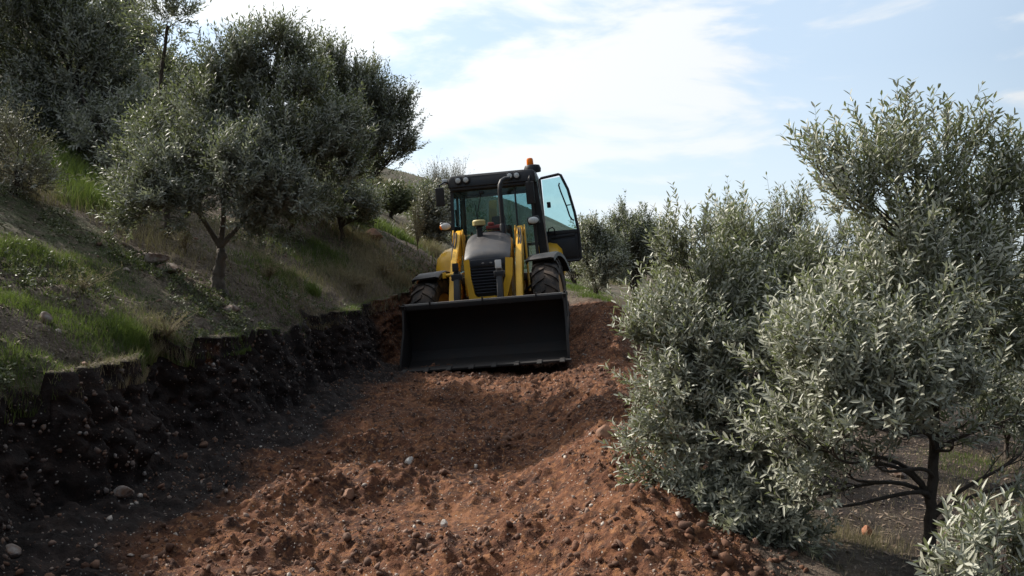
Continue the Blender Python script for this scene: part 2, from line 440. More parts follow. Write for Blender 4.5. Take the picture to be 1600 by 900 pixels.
# ---------------------------------------------------------------- stones and clods
def ico():
    bm = bmesh.new(); bmesh.ops.create_icosphere(bm, subdivisions=1, radius=1)
    v = np.array([x.co[:] for x in bm.verts]); f = np.array([[q.index for q in p.verts] for p in bm.faces]); bm.free(); return v, f
ICO_V, ICO_F = ico()
def rand_rot(n):
    q = rng.normal(size=(n, 4)); q /= np.linalg.norm(q, axis=1)[:, None]
    w, x, y, z = q.T
    return np.stack([1 - 2 * (y * y + z * z), 2 * (x * y - z * w), 2 * (x * z + y * w), 2 * (x * y + z * w), 1 - 2 * (x * x + z * z), 2 * (y * z - x * w),
                     2 * (x * z - y * w), 2 * (y * z + x * w), 1 - 2 * (x * x + y * y)], -1).reshape(n, 3, 3)
def scatter_stones(name, pts, size, mat, sink=.3, flat=.65):
    n = len(pts)
    sc = np.stack([size * rng.uniform(.7, 1.2, n), size * rng.uniform(.6, 1.1, n), size * rng.uniform(flat * .7, flat * 1.2, n)], -1)
    V = ICO_V[None] * (1 + rng.uniform(-.42, .38, (n, len(ICO_V), 1)))
    V = np.einsum('nij,nkj->nki', rand_rot(n), V * sc[:, None, :])
    V = V + pts[:, None, :] + np.array([0, 0, 1.]) * (size * (.5 - sink))[:, None, None]
    nv = len(ICO_V)
    Fc = ICO_F[None] + (np.arange(n) * nv)[:, None, None]
    tint = np.repeat(rng.uniform(0, 1, n) ** 2.6, nv)
    return np_mesh(name, V.reshape(-1, 3), Fc.ravel(), 3, mat, attrs={'tint': tint})

def floor_points(n, ypow=1.6):
    y = 3.0 + 10 * rng.uniform(0, 1, n) ** ypow
    x0 = np.interp(y, EY, EX) + .15; x1 = np.interp(y, WR_Y, WR_X) + .75
    x = x0 + (x1 - x0) * rng.uniform(0, 1, n)
    return np.stack([x, y, floor_z(np.maximum(x, edge(y) + WALLW), y)], -1)
p = floor_points(9000); k = rng.uniform(0, 1, len(p))
tag(scatter_stones('gravel', p, .003 + .018 * k ** 9 + .004 * rng.uniform(0, 1, len(p)), STONE), 'loose pale and brown gravel strewn over the dug track', 'gravel', kind='stuff')
p = floor_points(16000, 1.4); cm = vnoise(p[:, 0] * 1.6, p[:, 1] * 1.6, s=111) > -.15; p = p[cm]; k = rng.uniform(0, 1, len(p))
tag(scatter_stones('soil_clods', p, .003 + .030 * k ** 12 + .009 * rng.uniform(0, 1, len(p)) ** 2, CLOD, .25, .6), 'crumbly red soil clods lying on the dug track', 'soil clods', kind='stuff')
def big_clods(n):
    bm = bmesh.new(); bmesh.ops.create_icosphere(bm, subdivisions=2, radius=1)
    v = np.array([x.co[:] for x in bm.verts]); f = np.array([[q.index for q in p.verts] for p in bm.faces]); bm.free()
    p = floor_points(n * 4, 1.3)
    w_ = vnoise(p[:, 0] * 1.4, p[:, 1] * 1.4, s=150) + .5 * vnoise(p[:, 0] * 5, p[:, 1] * 5, s=151) + .5 * sst(.4, 1., p[:, 0]); p = p[np.argsort(-w_)[:n * 2]]; p = p[rng.permutation(len(p))[:n]]
    size = .008 + .030 * rng.uniform(0, 1, n) ** 6
    sd_ = rng.uniform(0, 50, n)[:, None]
    d = 1 + .55 * fbm(v[None, :, 0] * 1.4 + sd_, v[None, :, 1] * 1.4 + sd_ * 2, v[None, :, 2] * 1.4 + sd_ * .7, o=2, s=152, g=.7)
    V = v[None] * d[..., None] * (size[:, None] * rng.uniform(.7, 1.2, (n, 1)))[..., None] * np.stack([np.ones(n), rng.uniform(.6, 1, n), rng.uniform(.5, .9, n)], -1)[:, None, :]
    V = np.einsum('nij,nkj->nki', rand_rot(n), V) + p[:, None, :] + np.array([0, 0, 1.]) * (size * .15)[:, None, None]
    Fc = f[None] + (np.arange(n) * len(v))[:, None, None]
    o = np_mesh('broken_clods', V.reshape(-1, 3), Fc.ravel(), 3, CLOD, attrs={'tint': np.repeat(rng.uniform(0, 1, n), len(v))})
    tag(o, 'larger broken lumps of red soil heaped along the dug track', 'soil clods', kind='stuff')
big_clods(800)
# stones set in the cut bank
n = 4200
yy = 3 + 11 * rng.uniform(0, 1, n) ** 1.3; s_ = rng.uniform(.06, 1, n)
e_ = edge(yy); zt = natural(e_, yy); zb = floor_z(e_ + WALLW, yy); zz = zt + (zb - zt) * s_
xx = e_ + WALLW * s_ ** 1.35 + (.10 * fbm(yy * 1.9, zz * 2.6, 0., o=3, s=81) + .075 * fbm(yy * 9, zz * 9, 0., o=4, s=82, g=.65) + .04 * vnoise(yy * 5, zz * .8, s=83)) * np.sin(np.pi * s_) ** .6
tag(scatter_stones('bank_stones', np.stack([xx, yy, zz], -1), .004 + .022 * rng.uniform(0, 1, n) ** 5, BANKST, .5, .7), 'small pale stones set in the dark cut bank', 'stones', kind='stuff')

def rock(name, label, px, py, size, mat, shape=(1, .8, .6), group=None, d=None, seed=0):
    P = hit(px, py)
    bm = bmesh.new(); bmesh.ops.create_icosphere(bm, subdivisions=3, radius=1)
    for v in bm.verts:
        c = v.co
        f = 1 + .28 * float(fbm(np.array(c.x * 1.3 + seed), np.array(c.y * 1.3), np.array(c.z * 1.3 + 5.2), o=4, s=120 + seed))
        q = Vector((c.x, c.y, c.z)) * f
        for nrm in ((.6, .3, .7), (-.5, .6, .6), (.2, -.9, .3), (-.7, -.5, .4)):
            nn = Vector(nrm).normalized(); dd = q.dot(nn)
            if dd > .72: q -= nn * (dd - .72) * .8
        v.co = Vector((q.x * shape[0], q.y * shape[1], q.z * shape[2])) * size
    me = bpy.data.meshes.new(name); bm.to_mesh(me); bm.free(); me.materials.append(mat)
    at = me.attributes.new('tint', 'FLOAT', 'POINT'); at.data.foreach_set('value', np.full(len(me.vertices), .5, dtype=np.float32))
    o = bpy.data.objects.new(name, me); col.objects.link(o)
    o.location = (P[0], P[1], P[2] + size * shape[2] * .45); o.rotation_euler = (0, 0, seed * 1.3)
    return tag(o, label, 'rock', group)
rock('rock', 'whitish angular stone alone in the middle of the red track', 641, 724, .048, STONE_W, (1, .8, .75), seed=1)
rock('rock', 'rounded brown boulder on top of the soil mound beside the olive bush', 945, 684, .07, STONE_B, (1, .9, .8), seed=2)
rock('rock', 'small pale stone at the edge of the smooth scraped patch in front', 694, 824, .030, STONE_W, (.8, .8, 1), seed=3)
rock('rock', 'grey half-buried stone at the foot of the bank in the near left corner', 18, 868, .06, BANKST, (1.1, .8, .6), seed=4)
rock('rock', 'dark grey stone lying in shade at the foot of the cut bank', 192, 778, .06, BANKST, (1, .8, .7), seed=5)
rock('rock', 'brown stone embedded in the front face of the near soil ridge', 545, 778, .055, STONE_B, (1, .8, .8), seed=6)
rock('rock', 'pale flat limestone lying on the slope left of the olive trunk', 262, 424, .13, STONE, (1.2, .8, .5), seed=7)
rock('rock', 'small limestone in the leaf litter right of and below the olive trunk', 362, 486, .07, STONE, (1.2, .8, .6), seed=8)
rock('rock', 'upright grey stone in the grass on the near slope at far left', 70, 506, .055, BANKST, (.9, .8, 1), seed=9)
rock('rock', 'long low limestone slab on the slope under the left olive crown', 232, 408, .15, STONE, (1.4, .7, .4), seed=10)
rock('rock', 'white limestone seen between the stems of the right olive tree', 1400, 742, .085, STONE, (1.1, .8, .6), seed=11)
rock('rock', 'orange brown stone on the ground left of the right olive trunk', 1354, 836, .04, simple('orange_stone', (.34, .14, .07), .8, scale=20, c2=(.28, .1, .05)), (.8, .8, .9), seed=12)
rock('rock', 'brown clod-like boulder above the bright green patch on the far slope', 583, 372, .18, STONE_B, (1, .9, .7), seed=13)


# ---------------------------------------------------------------- backhoe loader
def paint(name, c, c2, rough=.35, dust=.35):
    m, nt, b = nmat(name)
    tc = N(nt, 'ShaderNodeTexCoord').outputs['Object']
    f = mapr(nt, noise(nt, 3.2, 6, .65, tc), .42, .72, 0, dust)
    g = mapr(nt, noise(nt, 30, 3, .6, tc), .55, .75, 0, dust)
    k = mth(nt, 'MAXIMUM', f, g)
    lnk(nt, mixc(nt, k, c, c2), b.inputs['Base Color'])
    lnk(nt, mapr(nt, k, 0, 1, rough, .9), b.inputs['Roughness'])
    b.inputs['Specular IOR Level'].default_value = .4
    return m
DUST = (.30, .19, .12)
YEL = paint('yellow_paint', (.80, .44, .025), (.42, .24, .07), .32, .4)
YEL_D = paint('yellow_paint_muddy', (.60, .28, .03), (.28, .15, .07), .5, .8)
BLK = paint('black_paint', (.018, .019, .023), (.09, .07, .055), .42, .35)
HOODM = paint('hood_plastic', (.035, .035, .04), (.12, .10, .085), .38, .5)
GRIL = paint('grille_plastic', (.022, .026, .036), (.07, .06, .055), .5, .4)
STEEL = paint('worn_steel', (.008, .0075, .008), (.030, .018, .013), .7, .6)
LIP = paint('scraped_steel', (.22, .21, .20), (.14, .10, .08), .35, .6)
CHROME = simple('chrome_rod', (.75, .75, .75), .2, 1.0, .1)
RUB = paint('rubber', (.022, .021, .021), (.17, .115, .08), .8, .75)
RIMM = paint('rim_paint', (.45, .22, .03), (.22, .11, .05), .55, .8)
FABR = simple('seat_fabric', (.03, .03, .035), .9)
RED = simple('red_plastic', (.22, .035, .03), .5)
WHT = simple('white_reflector', (.62, .60, .57), .4, var=.1)
LENS = simple('lamp_lens', (.62, .63, .62), .15, .0, .2, 40, spec=.8)
AMB = simple('amber_lens', (.95, .22, .01), .25, var=.1)
SILV = simple('mirror_glass', (.5, .52, .55), .08, 1.0, .05)
def glass(name, tint, refl=.9):
    m, nt, b = nmat(name); out = nt.nodes['Material Output']
    tr = N(nt, 'ShaderNodeBsdfTransparent', {'Color': (*tint, 1)}); gl = N(nt, 'ShaderNodeBsdfGlossy', {'Roughness': .03, 'Color': (refl, refl, refl, 1)})
    df = N(nt, 'ShaderNodeBsdfDiffuse', {'Color': (.35, .33, .28, 1)})
    fr = N(nt, 'ShaderNodeFresnel', {'IOR': 1.45})
    tc = N(nt, 'ShaderNodeTexCoord').outputs['Object']
    a = N(nt, 'ShaderNodeMixShader', {0: mapr(nt, noise(nt, 4, 5, .6, tc), .35, .8, .015, .09)}); lnk(nt, tr.outputs[0], a.inputs[1]); lnk(nt, df.outputs[0], a.inputs[2])
    x = N(nt, 'ShaderNodeMixShader', {0: fr.outputs[0]}); lnk(nt, a.outputs[0], x.inputs[1]); lnk(nt, gl.outputs[0], x.inputs[2])
    lnk(nt, x.outputs[0], out.inputs['Surface']); return m
GLS = glass('tinted_glass', (.64, .77, .78)); GLD = glass('door_tinted_glass', (.70, .86, .86)); GLK = glass('dark_glass', (.12, .18, .19))

class MB:
    def __init__(s): s.bm = bmesh.new()
    def _new(s, geom, mat): bmesh.ops.transform(s.bm, matrix=mat, verts=geom)
    def box(s, c, size, bev=.0, rot=(0, 0, 0), seg=2):
        g = bmesh.ops.create_cube(s.bm, size=1)['verts']
        bmesh.ops.transform(s.bm, matrix=Matrix.Diagonal((*size, 1)), verts=g)
        if bev > 0:
            es = list({e for v in g for e in v.link_edges})
            r = bmesh.ops.bevel(s.bm, geom=es, offset=bev, segments=seg, affect='EDGES', profile=.6)
            g = list({v for f in r['faces'] for v in f.verts} | {v for v in g if v.is_valid})
        bmesh.ops.transform(s.bm, matrix=Matrix.Translation(c) @ Euler(rot).to_matrix().to_4x4(), verts=g); return s
    def prism(s, pts, axis, a0, a1, bev=0):
        """polygon pts in the plane normal to axis, extruded from a0 to a1"""
        def mk(p, a):
            return {'x': (a, p[0], p[1]), 'y': (p[0], a, p[1]), 'z': (p[0], p[1], a)}[axis]
        v0 = [s.bm.verts.new(mk(p, a0)) for p in pts]; v1 = [s.bm.verts.new(mk(p, a1)) for p in pts]
        n = len(pts); fs = [s.bm.faces.new(v0), s.bm.faces.new(v1[::-1])]
        for i in range(n): fs.append(s.bm.faces.new([v0[i], v1[i], v1[(i + 1) % n], v0[(i + 1) % n]][::-1]))
        if bev > 0:
            es = list({e for f in fs for e in f.edges}); bmesh.ops.bevel(s.bm, geom=es, offset=bev, segments=2, affect='EDGES')
        return s
    def loft(s, rings, cap=True):
        R = [[s.bm.verts.new(p) for p in r] for r in rings]; n = len(R[0])
        for a, b in zip(R[:-1], R[1:]):
            for i in range(n): s.bm.faces.new([a[i], a[(i + 1) % n], b[(i + 1) % n], b[i]])
        if cap: s.bm.faces.new(R[0][::-1]); s.bm.faces.new(R[-1])
        return s
    def tube(s, pts, r, sides=10, closed=False):
        P = [Vector(p) for p in pts]; rings = []
        rr = r if isinstance(r, (list, tuple)) else [r] * len(P)
        prev = None
        for i, p in enumerate(P):
            if closed: t = (P[(i + 1) % len(P)] - P[i - 1]).normalized()
            else: t = (P[min(i + 1, len(P) - 1)] - P[max(i - 1, 0)]).normalized()
            if prev is None:
                ref = Vector((0, 0, 1)) if abs(t.z) < .8 else Vector((1, 0, 0)); a = t.cross(ref).normalized()
            else: a = (prev - t * prev.dot(t)).normalized()
            prev = a; b = t.cross(a)
            rings.append([p + (a * math.cos(k / sides * 6.28318) + b * math.sin(k / sides * 6.28318)) * rr[i] for k in range(sides)])
        if closed:
            R = [[s.bm.verts.new(q) for q in g] for g in rings]
            for i in range(len(R)):
                a, b = R[i], R[(i + 1) % len(R)]
                for k in range(sides): s.bm.faces.new([a[k], a[(k + 1) % sides], b[(k + 1) % sides], b[k]])
            return s
        return s.loft(rings)
    def lathe(s, prof, c, axis='z', n=32):
        """prof: (radius, height) list; closed ends"""
        rings = []
        for r, h in prof:
            g = []
            for k in range(n):
                a = k / n * 2 * math.pi; q = (r * math.cos(a), r * math.sin(a))
                v = {'z': (q[0], q[1], h), 'x': (h, q[0], q[1]), 'y': (q[0], h, q[1])}[axis]
                g.append(Vector(v) + Vector(c))
            rings.append(g)
        return s.loft(rings)
    def ell(s, c, r, sub=3, rot=(0, 0, 0)):
        g = bmesh.ops.create_icosphere(s.bm, subdivisions=sub, radius=1)['verts']
        bmesh.ops.transform(s.bm, matrix=Matrix.Translation(c) @ Euler(rot).to_matrix().to_4x4() @ Matrix.Diagonal((*r, 1)), verts=g); return s
    def build(s, name, mat, parent=None, ang=35, label=None):
        bmesh.ops.recalc_face_normals(s.bm, faces=s.bm.faces)
        me = bpy.data.meshes.new(name); s.bm.to_mesh(me); s.bm.free()
        me.materials.append(mat)
        me.polygons.foreach_set('use_smooth', [True] * len(me.polygons)); me.set_sharp_from_angle(angle=R_(ang))
        o = bpy.data.objects.new(name, me); col.objects.link(o)
        if parent: o.parent = parent
        if label: o['label'] = label
        return o

def build_loader():
    root = bpy.data.objects.new('backhoe_loader', None); col.objects.link(root)
    root.matrix_world = Matrix.Translation((-.22, 13.4, .17)) @ Matrix.Rotation(R_(-4.5), 4, 'Z') @ Matrix.Rotation(R_(-4.8), 4, 'Y')
    tag(root, 'yellow backhoe loader with black cab, open door and wide dark bucket on the dirt track', 'backhoe loader')
    # chassis and axle
    m = MB(); m.box((-.03, 1.0, .72), (.62, 3.0, .32), .03); m.box((-.03, 1.3, 1.0), (.9, 1.0, .3), .03); m.box((-.03, 2.7, .9), (1.2, .4, .5), .03)
    m.build('chassis', YEL_D, root)
    m = MB(); m.prism([(-.85, .50), (-.85, .62), (-.3, .78), (.3, .86), (.85, .82), (.85, .70), (.2, .62), (-.2, .56)], 'y', -.08, .08, .015); m.build('front_axle', BLK, root)
    # engine cover, front frame, grille
    m = MB()
    def sec(v, ul, ur, wb, wt): return [(ul + .05, v, wb), (ul, v, wb + .05), (ul, v, wt - .05), (ul + .05, v, wt), (ur - .05, v, wt), (ur, v, wt - .05), (ur, v, wb + .05), (ur - .05, v, wb)]
    m.loft([sec(-.40, -.33, .33, .80, 1.50), sec(.0, -.36, .35, .80, 1.66), sec(.62, -.38, .34, .85, 1.86)])
    m.build('engine_cover', YEL, root)
    m = MB()
    rings = []
    for v, ul, ur, w, rise in ((-.575, -.345, .325, 1.505, .0), (-.55, -.36, .345, 1.545, .02), (-.46, -.37, .355, 1.60, .03), (-.1, -.385, .355, 1.76, .035), (.25, -.39, .335, 1.88, .035), (.45, -.385, .315, 1.935, .03), (.56, -.37, .30, 1.93, .015)):
        r = []
        n = 12
        for k in range(n + 1):
            t = k / n; u = ul + (ur - ul) * t
            r.append((u, v, w + rise * math.sin(math.pi * t) - .05 * (abs(2 * t - 1) ** 5)))
        for k in range(n, -1, -1):
            t = k / n; r.append((ul + (ur - ul) * t, v, w - .13))
        rings.append(r)
    m.loft(rings); m.build('hood', HOODM, root)
    m = MB()   # yellow front frame as a ring around the grille
    out = [(-.375, 1.50), (.395, 1.48), (.375, 1.2), (.27, .87), (.22, .82), (-.27, .82), (-.33, .88), (-.365, 1.2)]
    inn = [(-.285, 1.505), (.285, 1.495), (.265, 1.2), (.175, .95), (.14, .905), (-.2, .905), (-.235, .95), (-.275, 1.2)]
    vf = lambda w: -.575 - .06 * (1.5 - w) 
    def ring(pp, dv): return [(u, vf(w) + dv, w) for u, w in pp]
    for i in range(8):
        if i == 0: continue
        j = (i + 1) % 8
        a, b, c, d = out[i], out[j], inn[j], inn[i]
        v = [m.bm.verts.new((p[0], vf(p[1]) + dv, p[1])) for dv in (0, .14) for p in (a, b, c, d)]
        for f in ((0, 1, 2, 3), (7, 6, 5, 4), (0, 4, 5, 1), (1, 5, 6, 2), (2, 6, 7, 3), (3, 7, 4, 0)): m.bm.faces.new([v[q] for q in f])
    bmesh.ops.remove_doubles(m.bm, verts=m.bm.verts, dist=.001)
    m.build('front_frame', YEL, root, 60)
    m = MB()
    m.prism([(-.28, 1.51), (.28, 1.50), (.26, 1.2), (.17, .95), (.14, .91), (-.2, .91), (-.23, .95), (-.27, 1.2)], 'y', -.545, -.44)
    for k in range(9):
        w = .965 + k * .047; hw = np.interp(w, [.95, 1.2, 1.5], [.20, .262, .27])
        m.box((-.02 + (w - 1.2) * .01, vf(w) + .018, w), (hw * 1.96, .035, .022), .006, (R_(25), 0, 0))
    m.box((0, -.575, 1.44), (.53, .04, .10), .012)
    g = m.build('grille', GRIL, root)
    for u in (-.07, .055): MB().ell((u, -.598, 1.427), (.024, .008, .014), 2).build('badge', LIP, g)
    # things on the hood
    m = MB(); m.lathe([(.05, 1.88), (.05, 2.04), (.085, 2.05), (.085, 2.06)], (-.17, .2, 0)); o = m.build('pre_cleaner', BLK, root)
    MB().lathe([(.098, 2.06), (.108, 2.07), (.108, 2.135), (.09, 2.155), (.03, 2.16)], (-.17, .2, 0)).build('cap', paint('dusty_yellow', (.50, .40, .14), (.40, .32, .22), .5, .6), o)
    m = MB(); m.box((.06, .52, 2.03), (.30, .12, .07), .015).box((-.0, .50, 2.09), (.10, .1, .05), .015); m.build('hydraulic_block', RED, root)
    m = MB(); m.tube([(-.15, .4, 1.95), (-.1, .42, 2.0), (.15, .42, 2.0), (.2, .4, 1.94)], .012, 6); m.build('hood_rail', STEEL, root)
    m = MB(); m.tube([(.205, .40, 1.7), (.205, .40, 2.62), (.215, .41, 2.72), (.245, .44, 2.79), (.30, .48, 2.825), (.37, .54, 2.83)], [.04] * 6, 14)
    m.lathe([(.055, 1.8), (.055, 2.05), (.045, 2.07)], (.205, .40, 0), n=16); m.build('exhaust_pipe', BLK, root)
    # loader arms, towers, cylinders, levers
    for s, u in ((-1, -.575), (1, .475)):
        arm = MB().prism([(.78, 1.97), (.62, 2.03), (.45, 1.98), (-.25, 1.52), (-.55, 1.22), (-1.07, .52), (-1.09, .38), (-.98, .34), (-.42, .95), (-.10, 1.22), (.65, 1.72), (.80, 1.82)], 'x', u - .05, u + .05, .012)
        arm.tube([(u - .09, .66, 1.9), (u + .09, .66, 1.9)], .05, 12)
        arm = arm.build('loader_arm', YEL, root)
        m = MB(); m.prism([(.38, .9), (.40, 1.95), (.52, 2.04), (.64, 1.95), (.70, .9)], 'x', u + s * .075, u + s * .095, .005).prism([(.38, .9), (.40, 1.95), (.52, 2.04), (.64, 1.95), (.70, .9)], 'x', u - s * .085, u - s * .065, .005)
        m.build('loader_tower', YEL, root)
        cu = u - s * .0 + (-.01 if s > 0 else .0)
        a = Vector((cu, .20, 1.47)); b = Vector((cu, -.66, .82)); d = (b - a).normalized()
        off = Vector((0, -.10, .06))
        a += off; b += off
        m = MB(); m.tube([a, a + (b - a) * .9], .048, 16); m.tube([a, a + d * .06], .062, 16); m.box(tuple(a), (.15, .05, .07), .012)
        c = m.build('lift_cylinder', YEL, root)
        MB().tube([a - d * .5, a], .024, 12).build('piston_rod', CHROME, c)
        MB().tube([a - d * .5 + Vector((-.05, 0, 0)), a - d * .5 + Vector((.05, 0, 0))], .045, 12).build('pin', STEEL, c)
        # hydraulic hoses along the arm
        for q in (0, .035):
            MB().tube([(u + s * (.0 + q) - .02, .42, 1.98), (u + s * q, .15, 1.82), (u + s * q - .015, -.0, 1.66), (u + s * q, -.22, 1.52)], .013, 6).build('hose', BLK if q else STEEL, arm)
    for u, lean in ((-.46, 0), (.20, 0)):
        m = MB(); m.prism([(-.72, 1.26), (-.78, 1.34), (-.90, 1.33), (-.97, 1.12), (-1.10, .86), (-1.07, .55), (-.99, .5), (-.93, .78), (-.82, 1.05)], 'x', u - .045, u + .045, .012)
        m.tube([(u - .085, -.84, 1.24), (u + .085, -.84, 1.24)], .05, 12); m.tube([(u - .085, -1.03, .60), (u + .085, -1.03, .60)], .04, 12)
        m.box((u, -.86, 1.24), (.15, .16, .10), .015)
        lv = m.build('tilt_lever', BLK, root)
        m = MB(); m.box((u + .0, -.93, 1.395), (.095, .03, .13), .008, (R_(-12), 0, 0)); m.build('reflector', WHT if u > 0 else STEEL, lv)
        m = MB(); m.tube([(u, -.1, 1.30), (u, -.8, 1.27)], .03, 10); m.build('tilt_rod', CHROME, lv)
    m = MB(); m.tube([(-.70, -.62, 1.285), (-.46, -.62, 1.285)], .028, 10); m.box((-.69, -.62, 1.285), (.05, .07, .09), .01); m.build('cross_pin', YEL, root)
    # bucket
    bk = [(-2.02, -.02), (-1.50, -.03), (-1.28, .03), (-1.16, .18), (-1.12, .40), (-1.16, .62), (-1.27, .80), (-1.38, .87)]
    bi = [(v - .022 * 1 if i > 1 else v, w + (.022 if i <= 2 else (.0))) for i, (v, w) in enumerate(bk)]
    m = MB(); m.prism(bk + bi[::-1], 'x', -1.20, 1.17)
    bucket = m.build('bucket', STEEL, root, 25)
    for u in (-1.20, 1.17):
        m = MB(); m.prism([(-2.0, -.02), (-1.5, -.03), (-1.28, .03), (-1.16, .18), (-1.12, .40), (-1.16, .62), (-1.27, .80), (-1.38, .88), (-1.50, .86), (-1.62, .5), (-1.98, .10)], 'x', u - .014, u + .014, .003)
        m.box((u, -1.46, .72), (.05, .03, .36), .006, (R_(18), 0, 0))
        m.build('side_plate', STEEL, bucket)
    m = MB(); m.box((-.015, -1.395, .888), (2.43, .055, .035), .006); 
    m.build('upper_lip', LIP, bucket)
    m = MB(); m.box((-.015, -1.43, .845), (2.40, .02, .07), .004)
    for u in (-.81, -.03, .76, -.42, .37): m.box((u, -1.425, .875 if u in (-.81, -.03, .76) else .84), (.022, .045, .11 if u in (-.81, -.03, .76) else .08), .004)
    m.box((-1.205, -1.42, .86), (.03, .06, .1), .004); m.box((1.175, -1.42, .87), (.03, .06, .12), .004)
    m.build('spill_guard', STEEL, bucket)
    MB().box((-.015, -2.06, -.012), (2.44, .16, .03), .006).build('cutting_edge', STEEL, bucket)
    for k in range(8):
        u = -1.12 + k * .315
        MB().prism([(-2.02, .022), (-2.10, .022), (-2.24, -.005), (-2.24, -.02), (-2.02, -.03)], 'x', u - .035, u + .035, .005).build('bucket_tooth', STEEL, bucket)
    # wheels
    def wheel(u, v, w, steer, outward, R=.66, tw=.42):
        h = tw / 2
        m = MB()
        m.lathe([(R * .56, -h * .72), (R * .62, -h * .9), (R * .78, -h), (R * .9, -h * .95), (R * .955, -h * .7), (R * .965, 0), (R * .955, h * .7), (R * .9, h * .95), (R * .78, h), (R * .62, h * .9), (R * .56, h * .72), (R * .56, -h * .72)][:-1], (0, 0, 0), 'x', 48)
        nl = 20
        for k in range(nl):
            for sd_ in (-1, 1):
                a0 = (k + (.5 if sd_ > 0 else 0)) / nl * 2 * math.pi
                P = []
                for (x, da, r0, r1, hw) in ((.0 * h, .0, .95, 1.0, .055), (.5 * h, .10, .95, 1.005, .05), (.92 * h, .20, .92, .985, .055), (1.03 * h, .24, .80, .90, .06)):
                    for (rr, sgn) in ((r0, -1), (r1, -1), (r1, 1), (r0, 1)):
                        aa = a0 + da + sgn * hw * (1.0 if rr == r0 else .8)
                        P.append((sd_ * x, R * rr * math.cos(aa), R * rr * math.sin(aa)))
                m.loft([P[i * 4:i * 4 + 4] for i in range(4)])
        ty = m.build('wheel', RUB, root, 30)
        ty.location = (u, v, w); ty.rotation_euler = (0, R_(-3 if abs(v) < .5 else 0), steer)
        m = MB(); m.lathe([(R * .57, -h * .8), (R * .60, -h * .8), (R * .57, -h * .5), (R * .40, -h * .2), (R * .2, -h * .15), (R * .18, outward * h * .1), (R * .2, h * .15), (R * .40, h * .2), (R * .57, h * .5), (R * .60, h * .8), (R * .57, h * .8), (R * .57, -h * .8)][:-1], (0, 0, 0), 'x', 36)
        for k in range(8): 
            a = k / 8 * 6.283; m.tube([(-h * .25, R * .27 * math.cos(a), R * .27 * math.sin(a)), (h * .3, R * .27 * math.cos(a), R * .27 * math.sin(a))], .014, 6)
        m.build('rim', RIMM, ty)
        return ty
    ST = R_(-14)
    wheel(-.96, 0, .60, ST, -1); wheel(.93, 0, .76, R_(-5), 1)
    wheel(-.95, 2.35, .66, 0, -1); wheel(.92, 2.35, .66, 0, 1)
    def fender(u, v, w, r, a0, a1, hw, mat, steer=0, nm='fender', lip=.06):
        m = MB(); pts = []
        n = 14
        rings = []
        for k in range(n + 1):
            a = R_(a0 + (a1 - a0) * k / n); c, s_ = math.cos(a), math.sin(a)
            rings.append([(-hw, c * (r - lip), s_ * (r - lip)), (-hw, c * r, s_ * r), (-hw * .8, c * (r + .02), s_ * (r + .02)), (hw * .8, c * (r + .02), s_ * (r + .02)), (hw, c * r, s_ * r), (hw, c * (r - lip), s_ * (r - lip)), (hw - .015, c * (r - lip), s_ * (r - lip)), (hw - .02, c * (r - .01), s_ * (r - .01)), (-hw + .02, c * (r - .01), s_ * (r - .01)), (-hw + .015, c * (r - lip), s_ * (r - lip))])
        m.loft(rings); o = m.build(nm, mat, root, 40); o.location = (u, v, w); o.rotation_euler = (0, R_(-3 if abs(v) < .5 else 0), steer); return o
    fender(-.94, 0, .60, .74, 35, 118, .24, BLK, ST, 'front_fender'); fender(.92, 0, .76, .74, 35, 118, .24, BLK, ST, 'front_fender')
    # brackets holding the front fenders
    for u, w in ((-.70, .60), (.66, .74)):
        MB().tube([(u + (.25 if u < 0 else -.25), .05, w + .1), (u, .08, w + .3), (u - (.03 if u < 0 else -.03), .1, w + .7)], .022, 8).build('fender_bracket', BLK, root)
    # rear fenders: rounded yellow bodywork each side of the cab
    for s in (-1, 1):
        m = MB(); rings = []
        for (u, k) in ((.70, .0), (.74, .9), (.95, 1.0), (1.08, .95), (1.17, .75), (1.19, .4)):
            uu = s * u - .03
            rings.append([(uu, 1.62, 1.15 - .1 * (1 - k)), (uu, 1.66 + .05 * (1 - k), 1.15 + .38 * k), (uu, 1.85, 1.20 + .52 * k), (uu, 2.35, 1.2 + .60 * k), (uu, 2.9, 1.2 + .50 * k), (uu, 3.1, 1.15), (uu, 2.8, 1.13), (uu, 2.0, 1.13)])
        m.loft(rings); m.build('rear_fender', YEL, root, 50)
    m = MB(); m.box((-.80, 1.35, 1.05), (.22, .55, .62), .04); m.build('fuel_tank', YEL_D, root)
    m = MB()
    for k, w in enumerate((.45, .75, 1.05)): m.box((.82, 1.35, w), (.22, .34, .03), .008)
    for v in (1.19, 1.51): m.box((.90, v, .75), (.02, .03, .68), .004)
    m.build('step', BLK, root)
    # cab frame
    cab = MB()
    def post(p, q, w=.055, d=.07):
        p, q = Vector(p), Vector(q)
        cab.loft([[(c.x - w / 2, c.y - d / 2, c.z), (c.x + w / 2, c.y - d / 2, c.z), (c.x + w / 2, c.y + d / 2, c.z), (c.x - w / 2, c.y + d / 2, c.z)] for c in (p, q)])
    post((-.80, 1.20, 1.15), (-.725, 1.24, 2.80)); post((.72, 1.20, 1.15), (.69, 1.24, 2.80))
    post((-.80, 1.95, 1.3), (-.745, 1.95, 2.8)); post((.79, 1.86, 1.3), (.77, 1.86, 2.8), .07, .10)
    post((-.76, 2.68, 1.3), (-.70, 2.60, 2.8), .06, .06); post((.72, 2.68, 1.3), (.68, 2.60, 2.8), .06, .06)
    cab.box((-.02, 1.22, 2.78), (1.44, .07, .07), .01); cab.box((-.02, 2.62, 2.78), (1.40, .06, .07), .01); cab.box((-.02, 2.66, 1.75), (1.42, .05, .06), .01)
    cab.box((-.04, 1.22, 1.16), (1.54, .07, .10), .01); cab.box((-.03, 1.95, 1.12), (1.5, 1.45, .10), .02)
